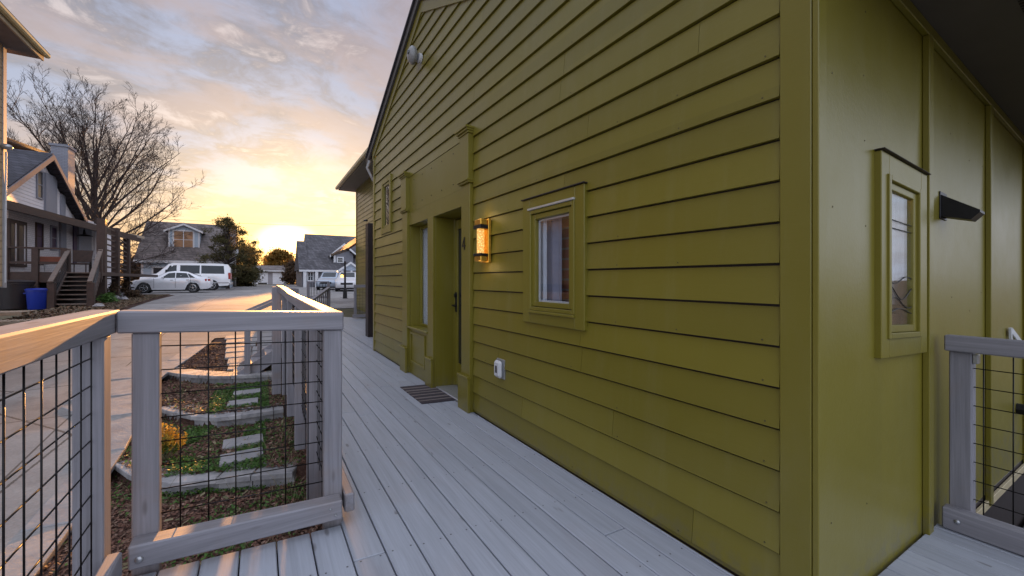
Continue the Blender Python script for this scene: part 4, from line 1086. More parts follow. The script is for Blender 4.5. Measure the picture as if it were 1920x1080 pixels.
car(van, st, 1.0, (.95, 4.55), white_p, .38, side_glass=((1.55, 2.28, 2.28, 1.85), (2.5, 3.75, 3.75, 2.5), (3.85, 5.4, 5.35, 3.85)), ws=(1.10, 1.76))
YV = 42.5; xr = wx_at(433, YV); k_ = 1.0; van.scale = (k_, k_, 1.08); van.location = (xr-5.8*k_, YV, zy(YV))
mb = MB(); mb.bev((5.72, -.98, .40), (5.92, .98, .58), .03); mb.build('rear_bumper', M_galv, van, local=True)
mb = MB()
for x in (1.5, 2.38, 3.8): mb.box((x, -1.008, .42), (x+.014, -.995, 1.16))
mb.build('door_seams', M_dkbrown, van, local=True)
for s_ in (-1, 1): MB().bev((1.62, s_*1.04-.09, 1.28), (1.76, s_*1.04+.09, 1.55), .03).build('mirror', M_rub, van, local=True)
MB().bev((.2, -1.012, .55), (5.7, -.996, .62), .004).build('side_trim', M_galv, van, local=True)
for s_ in (-1, 1): MB().bev((5.66, s_*.90, .85), (5.82, s_*.985, 1.35), .02).build('tail_light', plain('van_tail_red', (.35, .03, .02), .3), van, local=True)
# two parked cars far right, seen end-on
for i, (px, dd, pt_, lab) in enumerate(((625, 36, plain('pale_blue_paint', (.36, .42, .50), .3, .3, .05, 3, coat=.6), 'pale blue car parked before the far grey blue house, left of the lamp post'), (665, 33, plain('white_car_b', (.6, .6, .62), .3, 0, .05, 3, coat=.6), 'white car parked before the far grey blue house, right of the lamp post'))):
    c_ = empty('parked_car', (0,0,0), lab, 'car')
    st = [(0, .42, .70, .74, .80, .5), (.1, .30, .80, .86, .92, .62), (.9, .24, 1.0, 1.06, 1.0, .74), (1.15, .24, 1.02, 1.08, 1.0, .74), (1.85, .24, 1.05, 1.60, 1.0, .70), (3.3, .24, 1.05, 1.62, 1.0, .70), (4.1, .28, 1.05, 1.2, .98, .7), (4.4, .4, .9, .95, .9, .6)]
    car(c_, st, .92, (.85, 3.45), pt_, .33, side_glass=((1.6, 2.4, 2.4, 1.95), (2.45, 3.5, 3.3, 2.45)), ws=(1.18, 1.85))
    v = at(px, 563, dd); c_.location = (v.x-.6, v.y, zy(v.y)); c_.rotation_euler.z = R(72+i*6)
    mb = MB(); mb.bev((-.02, -.45, .55), (.05, .45, .70)); mb.build('grille', M_black, c_, local=True)
    for s_ in (-1, 1): MB().blob((.12, s_*.68, .72), (.1, .16, .07), 2, 0).build('headlight', bpy.data.materials['headlight_glass'], c_, local=True, smooth=True)
# ================================================================== FAR HOUSES
def boxpart(parent, name, a, b, m): return MB().box(a, b).build(name, m, parent)
def win(parent, axis, c, a0, a1, z0, z1, tr=.12, sgn=-1, trim=M_trimw, mull=0, glassm=None, lit=None):
    """framed window on a wall; axis 'y': wall faces -Y at y=c; 'x': wall faces +X at x=c"""
    mb = MB(); o1 = c+sgn*.05
    def bx(p0, p1, q0, q1, oo=o1, dd=c):
        return ((p0, min(oo, dd), q0), (p1, max(oo, dd), q1)) if axis == 'y' else ((min(oo, dd), p0, q0), (max(oo, dd), p1, q1))
    mb.box(*bx(a0-tr, a0, z0-tr, z1+tr)); mb.box(*bx(a1, a1+tr, z0-tr, z1+tr)); mb.box(*bx(a0, a1, z1, z1+tr)); mb.box(*bx(a0, a1, z0-tr, z0))
    for i in range(mull): m_ = a0+(a1-a0)*(i+1)/(mull+1); mb.box(*bx(m_-.03, m_+.03, z0, z1))
    mb.box(*bx(a0, a1, (z0+z1)/2-.02, (z0+z1)/2+.02, c+sgn*.035))
    f = mb.build('window', trim, parent)
    g = MB(); g.box(*bx(a0, a1, z0, z1, c+sgn*.015)); g.build('pane', glassm or M_glass_dark, f)
    return f
# ---- house behind the van
M_ltblue = siding('pale_blue_siding', (.40, .47, .55), .15)
M_gshing = shingle('grey_brown_shingles', (.16, .135, .13), .18)
h = empty('house', (-6.2, 48, zy(48)), 'pale blue house with a grey shingle roof and front dormer behind the van', 'house')
x0, x1, yf, yb_ = -9.0, -2.6, 48.0, 55.0
ez = 1.75; rzz = 5.7; yr = 52.4
boxpart(h, 'wall', (x0, yf, -1.2), (x1, yb_, ez+.1), M_ltblue)
mb = MB(); mb.prism([(x0-.45, yf-.5, ez-.05), (x0-.45, yr, rzz), (x0-.45, yb_+1.8, ez-.05), (x0-.45, yb_+1.8, ez-.25), (x0-.45, yr, rzz-.2), (x0-.45, yf-.5, ez-.25)], (x1-x0+.9, 0, 0)); mb.build('roof', M_gshing, h)
mb = MB(); mb.prism([(x0, yf+.01, ez), (x0, yr, rzz-.3), (x0, yb_, ez)], (x1-x0, 0, 0)); mb.build('gable_wall', M_ltblue, h)
boxpart(h, 'fascia', (x0-.45, yf-.54, ez-.27), (x1+.45, yf-.5, ez-.03), M_trimw)
win(h, 'y', yf, x0+.8, x0+2.3, -.05, 1.05, .12); win(h, 'y', yf, x0+2.75, x0+3.9, -.05, 1.05, .12)
boxpart(h, 'corner_board', (x0-.03, yf-.03, -1.2), (x0+.12, yf+.1, ez-.3), M_trimw)
# dormer
yd = 49.2; c0 = wx_at(316, yd); c1 = wx_at(374, yd); zd = lambda py: (HY-py)*at(345, py, 1).z/((HY-py)/FF)*0 + (HY-py)/FF*(wx_at(345, yd)*TS+yd*TC)
d0, d1, dp = zd(468), zd(431), zd(419)
dm_ = MB(); dm_.box((c0, yd, d0), (c1, yd+3.0, d1)); dm_.prism([(c0, yd, d1), (c1, yd, d1), ((c0+c1)/2, yd, dp-.1)], (0, 3.0, 0)); D = dm_.build('dormer', M_ltblue, h)
mb = MB(); m_ = (c0+c1)/2
for s_, cx_ in ((-1, c0-.3), (1, c1+.3)):
    mb.prism([(m_, yd-.35, dp+.05), (m_, yd-.35, dp-.1), (cx_, yd-.35, d1-.22), (cx_, yd-.35, d1-.07)], (0, 3.6, 0))
mb.build('dormer_roof', M_gshing, D)
mb = MB()
for s_, cx_ in ((-1, c0-.3), (1, c1+.3)): mb.prism([(m_, yd-.40, dp-.02), (m_, yd-.40, dp-.20), (cx_, yd-.40, d1-.30), (cx_, yd-.40, d1-.12)], (0, .04, 0))
mb.box((c0-.02, yd-.03, d0), (c0+.1, yd, d1)); mb.box((c1-.1, yd-.03, d0), (c1+.02, yd, d1)); mb.build('dormer_trim', M_trimw, D)
g = emit('sunset_lit_window', (.9, .45, .2), .22)
win(D, 'y', yd, m_-.75, m_+.65, d0+.15, d1-.15, .12, mull=1, glassm=plain('amber_curtain', (.30, .16, .08), .4, 0, .5, 1.5))
# ---- garage
dG = 60
def gp_(px, py): return at(px, py, dG)
a = gp_(474, 533); b = gp_(536, 533); zt = gp_(505, 507).z
g_ = empty('garage', a, 'low grey garage with two white doors at the far end of the lot', 'garage')
gx0, gx1, gy = a.x, b.x+.2, a.y
M_gar = siding('grey_garage_siding', (.30, .28, .30), .16)
boxpart(g_, 'wall', (gx0, gy, a.z-.3), (gx1, gy+6, zt), M_gar)
mb = MB(); mb.prism([(gx0-.4, gy-.4, zt-.02), (gx0-.4, gy+3, zt+.85), (gx0-.4, gy+6.4, zt-.02)], (gx1-gx0+.8, 0, 0)); mb.build('roof', M_gshing, g_)
boxpart(g_, 'fascia', (gx0-.4, gy-.45, zt-.15), (gx1+.4, gy-.4, zt+.02), M_trimw)
w_ = gx1-gx0
for u0, u1 in ((.08, .44), (.58, .92)):
    d_ = boxpart(g_, 'garage_door', (gx0+w_*u0, gy-.05, a.z-.1), (gx0+w_*u1, gy, a.z+1.72), siding('white_door_panels', (.66, .66, .70), .45) if 'white_door_panels' not in bpy.data.materials else bpy.data.materials['white_door_panels'])
mb = MB()
for i in range(4): mb.box((gx0+w_*(.15+.065*i), gy-.056, a.z+.02), (gx0+w_*(.15+.065*i)+.3, gy-.051, a.z+.22))
mb.build('door_lights', M_glass_dark, g_)
for u in (0, 1): boxpart(g_, 'corner_board', (gx0+w_*u-.12, gy-.03, a.z-.2), (gx0+w_*u+.12, gy-.001, zt-.15), M_trimw)
# ---- grey blue house on the right
dH = 44
M_bg = siding('blue_grey_siding', (.17, .17, .195), .15); M_dsh = shingle('slate_shingles', (.095, .09, .10), .2)
a = at(566, 541, dH)
h = empty('house', a, 'grey blue house with steep slate roof and white trimmed dormer, beyond the lamp post', 'house')
yq = a.y; X = lambda px: wx_at(px, yq); Zq = lambda px, py: (HY-py)/FF*(X(px)*TS+yq*TC)
ze = Zq(600, 507)
hx0, hx1 = X(566), X(640)+9
boxpart(h, 'wall', (hx0, yq, -1.0), (hx1, yq+8, ze+.05), M_bg)
zr = Zq(578, 448)*1.12
mb = MB(); mb.prism([(X(578), yq-.5, ze), (X(578), yq+4.5, zr+.45), (X(578), yq+9.5, ze), (X(578), yq+4.5, zr+.2), (X(578), yq+.2, ze-.0)][:3]+[(X(578), yq+4.5, ze+.1)], (hx1-X(578)+1, 0, 0)); mb.build('roof', M_dsh, h)
mb = MB(); mb.prism([(X(562)-.1, yq-.5, ze), (X(562)-.1, yq+3, ze+3.4), (X(562)-.1, yq+6.5, ze)], (X(580)-X(562), 0, 0)); mb.build('lower_roof', M_dsh, h)
boxpart(h, 'fascia', (X(562)-.1, yq-.56, ze-.16), (hx1, yq-.5, ze+.04), M_trimw)
for px0, px1 in ((576, 588), (606, 625)): win(h, 'y', yq, X(px0)+.1, X(px1)-.1, Zq(600, 525), Zq(600, 511), .14, mull=1)
boxpart(h, 'porch_column', (X(590), yq-.5, -.9), (X(590)+.3, yq-.2, ze-.16), M_trimw); boxpart(h, 'porch_column', (X(568), yq-.5, -.9), (X(568)+.3, yq-.2, ze-.16), M_trimw)
# dormer gable right
yd = yq+.6; c0, c1 = X(628), X(664); mm = (c0+c1)/2; z0_, z1_, z2_ = ze+.1, Zq(640, 476), Zq(640, 458)
mb = MB(); mb.box((c0, yd, z0_), (c1, yd+4, z1_)); mb.prism([(c0, yd, z1_), (c1, yd, z1_), (mm, yd, z2_-.1)], (0, 4, 0)); D = mb.build('dormer', M_bg, h)
mb = MB()
for cx_ in (c0-.5, c1+.5): mb.prism([(mm, yd-.5, z2_+.15), (mm, yd-.5, z2_-.12), (cx_, yd-.5, z1_-.42), (cx_, yd-.5, z1_-.15)], (0, .1, 0))
mb.box((c0-.05, yd-.04, z0_), (c0+.15, yd, z1_)); mb.build('dormer_trim', M_trimw, D)
mb = MB()
for cx_ in (c0-.5, c1+.5): mb.prism([(mm, yd-.39, z2_+.12), (mm, yd-.39, z2_), (cx_, yd-.39, z1_-.3), (cx_, yd-.39, z1_-.18)], (0, 4.5, 0))
mb.build('dormer_roof', M_dsh, D)
win(D, 'y', yd, X(635), X(644), Zq(640, 491), Zq(640, 483), .12)
# porch gable
yp = yq-2.2; c0, c1 = wx_at(638, yp), wx_at(676, yp); mm = (c0+c1)/2; dz_ = lambda py: (HY-py)/FF*(c0*TS+yp*TC)
mb = MB(); mb.prism([(c0, yp, dz_(507)), (c1, yp, dz_(507)), (mm, yp, dz_(494))], (0, 2.2, 0)); P_ = mb.build('porch_gable', plain('pale_blue_gable', (.33, .38, .46), .6), h)
mb = MB()
for cx_ in (c0-.3, c1+.3): mb.prism([(mm, yp-.2, dz_(492)+.1), (mm, yp-.2, dz_(492)-.15), (cx_, yp-.2, dz_(507)-.25), (cx_, yp-.2, dz_(507))], (0, .1, 0))
mb.build('porch_trim', M_trimw, P_)
for x_ in (c0+.1, mm, c1-.2): boxpart(h, 'porch_column', (x_, yp, -.9), (x_+.2, yp+.2, dz_(507)), M_trimw)
boxpart(h, 'porch_door', (mm-.3, yq-.05, -.8), (mm+.7, yq-.001, ze-.5), plain('brown_door', (.16, .06, .035), .5))
MB().blob((wx_at(637, yp)-.2, yp-.1, dz_(509)), (.10, .10, .12), 2, 0).build('porch_lamp', emit('porch_lamp', (1, .55, .2), 2.5), h)
# ================================================================== LEFT WHITE HOUSE with porch
M_wsid = siding('white_clapboard', (.68, .65, .67), .15, var=.06); M_wbrick = brick('white_painted_brick', (.66, .63, .64), (.58, .55, .56), (.42, .40, .40), .22, .085)
M_greyp = plain('grey_blue_panel', (.22, .23, .27), .6, 0, .08, 4); M_bsh = shingle('dark_blue_shingles', (.045, .045, .058), .16)
M_brw = plain('dark_brown_wood', (.050, .030, .024), .65, 0, .3, 8, bmp=.2)
L = empty('white_house', (-8.4, 24, -1.1), 'white clapboard and brick house with dark gable roof and chimney on the left', 'house')
XA = -8.4
boxpart(L, 'wall', (-16, 23.9, -1.1), (XA, 33.5, 3.4), M_wbrick)
# cross gable
M_rake = plain('lilac_trim', (.17, .16, .18), .9, spec=.1)  # white rake boards, colour darkened to hold the shade of the tree
ay, az = 26.6, 5.57; hw = 3.75; sl = .58; zb0 = az-hw*sl
mb = MB(); mb.prism([(XA+.02, ay-hw+.25, zb0), (XA+.02, ay+hw-.25, zb0), (XA+.02, ay, az-.15)], (-6, 0, 0)); mb.build('gable_wall', M_wsid, L)
boxpart(L, 'gable_base', (XA-5, ay-hw+.25, 3.0), (XA+.021, ay+hw-.25, zb0), M_wsid)
for s_ in (-1, 1):
    yo = ay+s_*(hw+.5); zo = az-(hw+.5)*sl
    MB().prism([(XA+.40, ay, az), (XA+.40, ay, az+.14), (XA+.40, yo, zo+.14), (XA+.40, yo, zo)], (-7.5, 0, 0)).build('roof', M_bsh, L)
    MB().prism([(XA+.40, ay, az-.16), (XA+.40, ay, az+.08), (XA+.40, yo, zo+.08), (XA+.40, yo, zo-.16)], (.04, 0, 0)).build('rake_board', M_rake, L)
XG = XA+.02; yg = lambda px: XG*((TC-(px-CX)/FF*TS)/((px-CX)/FF*TC+TS)); zg = lambda px, py: (HY-py)/FF*(XG*TS+yg(px)*TC)
win(L, 'x', XG, yg(68.5), yg(78), zg(73, 370), zg(73, 322), .07, sgn=1, trim=M_greyp, glassm=plain('dull_pane', (.03,.03,.035), .3, spec=.3))
boxpart(L, 'grey_panel', (XA+.02, yg(82), 3.05), (XA+.10, yg(103), zg(92, 328)), M_greyp)
boxpart(L, 'grey_panel', (XA+.02, yg(112), 3.05), (XA+.08, yg(120), 4.2), M_greyp)
# main upper wall and roof behind the cross gable
boxpart(L, 'upper_wall', (-16, 28.6, 2), (-10.5, 34.6, 6.55), M_wsid)
mb = MB(); mb.prism([(-10.2, 28.2, 6.50), (-10.2, 34.8, 7.15), (-10.2, 34.8, 7.30), (-10.2, 28.2, 6.65)], (-6, 0, 0)); mb.build('upper_roof', M_brw, L)
mb = MB(); c = vec(36, 293, 20.5); mb.blob(c, (.15, .15, .12), 2, 0); mb.blob(c+Vector((.25, 0, -.1)), (.12, .12, .1), 2, 0); mb.build('flood_light', M_white, L, smooth=True)
ch = vec(95, 268, 22.0); ch2 = vec(117, 268, 22.0)
cx0, cy0 = ch.x, ch.y
M_chb = brick('painted_chimney_brick', (.22, .23, .27), (.19, .20, .24), (.15, .15, .17), .22, .085)
mb = MB(); mb.box((ch.x, ch.y, 2), (ch2.x+.12, ch.y+.95, ch.z-.12)); mb.box((ch.x-.06, ch.y-.06, ch.z-.12), (ch2.x+.18, ch.y+1.01, ch.z)); Cn = mb.build('chimney', M_chb, L)
MB().box((ch.x+.25, ch.y+.2, ch.z), (ch.x+.6, ch.y+.7, ch.z+.10)).build('flue', M_dkbrown, Cn)
# facade details under the porch roof
yw = lambda px: XA*((TC-(px-CX)/FF*TS)/((px-CX)/FF*TC+TS))
zw = lambda px, py: (HY-py)/FF*(XA*TS+yw(px)*TC)
M_curtp = plain('purple_dark_pane', (.05, .03, .07), .4, 0, .3, 2, spec=.2)
win(L, 'x', XA, yw(67), yw(78), zw(72, 465), zw(72, 421), .07, sgn=1, trim=M_brw, glassm=M_curtp)
win(L, 'x', XA, yw(95), yw(104), zw(100, 466), zw(100, 427), .09, sgn=1, trim=M_greyp, glassm=M_curtp)
D = boxpart(L, 'french_door', (XA, yw(13), zw(30, 500)), (XA+.06, yw(47), zw(30, 413)), M_brw)
for p0, p1 in ((16, 27), (31, 43)): boxpart(D, 'door_pane', (XA+.061, yw(p0), zw(30, 492)), (XA+.07, yw(p1), zw(30, 422)), bpy.data.materials['dull_pane'])
for p in (21, 38): boxpart(D, 'door_stile', (XA+.071, yw(p+3)-.03, zw(30, 495)), (XA+.09, yw(p+3)+.03, zw(30, 420)), M_trimw)
boxpart(L, 'grey_panel', (XA, yw(110), zw(115, 495)), (XA+.09, yw(120), zw(115, 405)), M_greyp)
boxpart(L, 'grey_panel', (XA, yw(144), zw(155, 492)), (XA+.09, yw(168), zw(155, 415)), M_greyp)
boxpart(L, 'side_door', (XA, yw(136), zw(140, 495)), (XA+.05, yw(142), zw(140, 420)), M_curtp)
boxpart(L, 'extension_wall', (XA-3, 33.5, -1.1), (XA+.03, 37.5, 3.3), M_wsid)
# porch
P0, P1 = at(10, 374, 14.9), at(263, 444, 26.2)
pr = empty('porch', (-7.2, 24, -1.1), 'raised dark timber porch with roof, railing and slatted screens on the white house', 'porch')
back = Vector((-1.0, .25, 0)).normalized()*1.6
mb = MB(); mb.add([P0, P1, P1+Vector((-1.9,.3,.30)), P0+Vector((-1.0,.3,.22)), P0+Vector((0,0,-.10)), P1+Vector((0,0,-.10)), P1+Vector((-1.9,.3,.18)), P0+Vector((-1.0,.3,.1))], [(0,1,2,3),(7,6,5,4),(0,4,5,1),(1,5,6,2),(2,6,7,3),(3,7,4,0)]); mb.build('roof', M_brw, pr)
MB().beam(P0+Vector((0,0,-.22)), P1+Vector((0,0,-.22)), .10, .24).build('beam', M_brw, pr)
sunbd = wood('sunlit_raw_board', 0, (.30,.24,.18), (.42,.34,.26), .6)
MB().beam(P1+Vector((-.6,-1.6,.03))*1.0, P1+Vector((.12,.1,-.04)), .16, .16).build('beam_end', sunbd, pr)
FZ = .30
boxpart(pr, 'floor', (-12, 23.9, FZ-.14), (-5.75, 35, FZ), M_brw)
boxpart(pr, 'rim_board', (-12, 23.82, FZ-.42), (-5.75, 23.895, FZ-.0), M_brw)
boxpart(pr, 'skirt', (-12, 24.6, -1.2), (-5.8, 24.7, FZ-.15), plain('crawl_dark', (.008, .007, .007), .9))  # near-black sheet, its colour stands for the shade under the porch
for px, z1 in ((68, 1.22), (122, 1.22), (12, 1.22)):
    x = wx_at(px, 23.9); boxpart(pr, 'railing_post', (x-.09, 23.75, FZ-.8), (x+.09, 23.93, z1), M_brw)
x0_, x1_ = wx_at(8, 23.8), wx_at(124, 23.8)
boxpart(pr, 'handrail', (x0_, 23.74, 1.222), (x1_, 23.94, 1.29), M_brw); boxpart(pr, 'lower_handrail', (x0_, 23.80, .62), (x1_, 23.88, .72), M_brw)
for i, px in enumerate((191, 217, 238)):
    d_ = (17.9, 20.4, 24.6)[i]; v = at(px, 500, d_); zt_ = (P0+(P1-P0)*((px-10)/253.)).z-.2
    MB().bev((v.x-.14, v.y-.14, -1.25), (v.x+.14, v.y+.14, zt_ if i else 2.65), .01).build('post', M_brw, pr)
v0, v1, v2 = at(191, 500, 17.9), at(217, 500, 20.4), at(238, 500, 24.6)
sl_ = MB()
for (p, q) in ((v0, v1), (v1, v2)):
    for k in range(10):
        z_ = .05+k*.26; sl_.beam((p.x, p.y, z_), (q.x, q.y, z_), .03, .07, .002)
sl_.build('slat_screen', M_brw, pr)
# wooden stairs of the porch
M_wbr = wood('weathered_brown_wood', 0, (.085, .060, .050), (.19, .150, .125), .7)
ST = empty('porch_stairs', (-6, 22, -1.1), 'wooden porch staircase with weathered handrails going up to the left porch', 'stairs')
bl, br, tl, tr_ = Vector((-6.62, 21.9, -1.08)), Vector((-5.48, 21.55, -1.08)), Vector((-6.75, 23.85, FZ)), Vector((-5.80, 23.85, FZ))
for i in range(8):
    f0 = i/8; a = bl+(tl-bl)*f0; b = br+(tr_-br)*f0; n_ = Vector((0, .30, 0))
    z_ = a.z+.165; mb = MB(); mb.prism([(a.x, a.y, z_-.04), (b.x, b.y, z_-.04), (b.x, b.y+.30, z_-.04), (a.x, a.y+.30, z_-.04)], (0, 0, .04)); mb.build('tread', M_wbr, ST)
    mb = MB(); mb.prism([(a.x, a.y+.28, z_-.17), (b.x, b.y+.28, z_-.17), (b.x, b.y+.29, z_-.17), (a.x, a.y+.29, z_-.17)], (0, 0, .125)); mb.build('riser', M_dkbrown, ST)
for a, b in ((bl, tl), (br, tr_)):
    MB().beam(a+Vector((0,0,.05)), b+Vector((0,0,-.08)), .06, .28).build('stringer', M_brw, ST)
    MB().beam(a+Vector((0,-.15,.98)), b+Vector((0,.1,.95)), .14, .07).build('handrail', M_wbr, ST)
    MB().bev((a.x-.1, a.y-.12, -1.15), (a.x+.1, a.y+.08, -.12), .01).build('post', M_brw, ST); MB().bev((b.x-.07, b.y-.05, FZ-.3), (b.x+.07, b.y+.09, FZ+.95), .01).build('post', M_brw, ST)
    mb = MB()
    for k in range(1, 6): mb.beam(a+Vector((0,0,.13+.14*k)), b+Vector((0,0,.07+.14*k)), .02, .02, .001)
    mb.build('rail_bars', M_black, ST)
# porch things
hl = at(158, 441, 21.5); o_ = empty('hanging_lamp', hl, 'dark pendant lamp hanging under the porch roof', 'lamp')
MB().lathe(hl, [(.34, -.06), (.30, -.02), (.06, .06), (.03, .3)], 14).build('shade', M_black, o_); MB().tube([hl+Vector((0,0,.3)), hl+Vector((0,0,.85))], .012, 5).build('cord', M_black, o_)
ct = at(150, 505, 18.6); ct.z = FZ
o_ = empty('patio_chair', ct, 'dark slatted patio chair at the top of the porch stairs', 'chair')
mb = MB(); mb.bev(ct+Vector((-.28,-.25,.38)), ct+Vector((.28,.25,.44))); mb.build('seat', M_brw, o_)
mb = MB(); mb.prism([ct+Vector((-.30,.22,.5)), ct+Vector((.30,.22,.5)), ct+Vector((.34,.36,1.05)), ct+Vector((-.34,.36,1.05))], (0,.04,0)); mb.build('backrest', M_brw, o_)
for sx in (-.25, .25):
    for sy in (-.22, .22): MB().tube([ct+Vector((sx, sy, 0)), ct+Vector((sx, sy, .4))], .02, 5).build('leg', M_brw, o_)
ct = at(170, 505, 19.3); ct.z = FZ
o_ = empty('patio_table', ct, 'round patio table with pale scrollwork on the left porch', 'table')
MB().lathe(ct, [(.45, .66), (.45, .70)], 18).build('table_top', M_galv, o_); MB().lathe(ct, [(.2, 0), (.04, .05), (.04, .66)], 10).build('base', M_black, o_)
ct = at(92, 492, 17.2); ct.z = .72; mb = MB(); mb.bev(ct+Vector((-.42,-.12,0)), ct+Vector((.42,.12,.24)), .02); tag(mb.build('planter', plain('terracotta', (.22,.07,.04), .7)), 'brown window planter sitting on the porch railing shelf', 'planter')
ct = at(52, 497, 17.6); ct.z = FZ
o_ = empty('lounge_chair', ct, 'pale sling lounge chair behind the porch railing', 'chair')
MB().prism([ct+Vector((-.5,0,1.0)), ct+Vector((-.45,0,1.05)), ct+Vector((.1,0,.35)), ct+Vector((.6,0,.45)), ct+Vector((.6,0,.40)), ct+Vector((.05,0,.28))], (0,.5,0)).build('seat', plain('sling', (.25,.23,.22), .8), o_)
for q in (-.3, .5): MB().tube([ct+Vector((q,0,0)), ct+Vector((q,0,.45))], .02, 5).build('leg', M_galv, o_)
# bins
def bin_(px, d_, m, lab, h_=.92, r_=.36, cat='bin'):
    c = at(px, 580, d_); c.z = zy(c.y); o_ = empty('trash_bin', c, lab, cat)
    b_ = MB().lathe(c, [(r_*.80, 0), (r_*.84, .02), (r_*.98, h_*.86), (r_*1.04, h_*.865), (r_*1.04, h_*.93)], 24).build('bin', m, o_); smooth_by_angle(b_, 30)
    l_ = MB().lathe(c, [(r_*1.08, h_*.932), (r_*1.09, h_*.96), (r_*.9, h_), (r_*.3, h_*1.02)], 24).build('lid', m, o_); smooth_by_angle(l_, 30)
    for s_ in (-1, 1): MB().bev(c+Vector((s_*r_*1.0-.05, -.06, h_*.74)), c+Vector((s_*r_*1.0+.05, .06, h_*.80)), .01).build('handle', m, o_)
bin_(71, 15.0, plain('blue_plastic', (.012, .035, .32), .35, 0, .05, 5), 'round blue plastic bin in front of the dark porch base', .76, .30)
bin_(29, 15.0, plain('dark_plastic', (.02, .016, .018), .5, 0, .05, 5), 'large dark brown bin beside the blue bin', 1.05, .46)
bin_(2, 15.2, bpy.data.materials['dark_plastic'], 'dark bin partly hidden behind the tan house corner', 1.05, .44)
# pallets
for k, (px, py, d_, rot) in enumerate(((22, 592, 11.3, .1), (8, 586, 11.8, -.1))):
    c = at(px, py, d_); c.z = zy(c.y)+(.0 if k == 0 else .17); 
    o_ = empty('pallet', c, ('weathered wooden pallet lying on the ground before the bins', 'upper wooden pallet stacked crookedly on another')[k], 'pallet', 'wooden pallets'); 
    raw = M_wx
    mb = MB()
    for i in range(7): mb.bev((-.5+i*.15, -.4, .10), (-.5+i*.15+.10, .4, .12), .003)
    a_ = mb.build('top_boards', sunbd, o_, local=True)
    mb = MB()
    for i in range(3): mb.bev((-.5, -.4+i*.36, .02), (.5, -.32+i*.36, .099), .003)
    mb.build('stringers', sunbd, o_, local=True)
    o_.rotation_euler.z = rot
# near left tan house corner
M_tan = siding('tan_lap_siding', (.38, .27, .155), .19, rough=.6)
TN = empty('tan_house', (-5.3, 15, -.2), 'tan sided house corner with deep eave at the left edge of the picture', 'house')
c12 = at(11.5, 300, 10); ey_ = c12.y
boxpart(TN, 'wall', (c12.x-4, ey_-9, -.17), (c12.x-.02, ey_, 6.2), M_tan)
boxpart(TN, 'foundation', (c12.x-4, ey_-9, -1.9), (c12.x-.3, ey_-.3, -.18), plain('crawl_dark2', (.008, .007, .007), .9))  # near-black block, colour stands for shade in the open crawl space
boxpart(TN, 'corner_board', (c12.x-.10, ey_-.12, -.2), (c12.x, ey_+.03, 5.7), plain('pale_corner', (.34, .33, .34), .6))
et = at(84, 112, 10.6); 
boxpart(TN, 'soffit', (c12.x-3, ey_-9, et.z-.02), (et.x-.05, ey_+.35, et.z+.03), plain('grey_soffit', (.15, .13, .13), .7))
MB().beam((et.x-.03, ey_-9, et.z+.05), (et.x-.03, ey_+.36, et.z+.05), .04, .20).build('fascia', plain('cream_fascia', (.40, .33, .22), .6), TN)
MB().beam((et.x+.05, ey_-9, et.z+.10), (et.x+.05, ey_+.36, et.z+.10), .12, .12, .03).build('gutter', plain('cream_gutter2', (.5, .42, .22), .5), TN)
MB().prism([(et.x+.1, ey_-9, et.z+.16), (et.x-.05, ey_-9, et.z+.16), (c12.x-4, ey_-9, et.z+2.6), (c12.x-4, ey_-9, et.z+2.7)], (0, 9.4, 0)).build('roof', M_roof, TN)
cf = at(11, 275, 9.9); mb = MB(); mb.blob(cf, (.12, .10, .07), 2, 0); tag(mb.build('security_camera', M_galv, smooth=True), 'grey round fixture on the corner of the tan house', 'light fixture')
MB().tube([at(11.5, 285, 9.95), at(9, 530, 9.95)], .02, 6).build('conduit', M_trimw, TN)
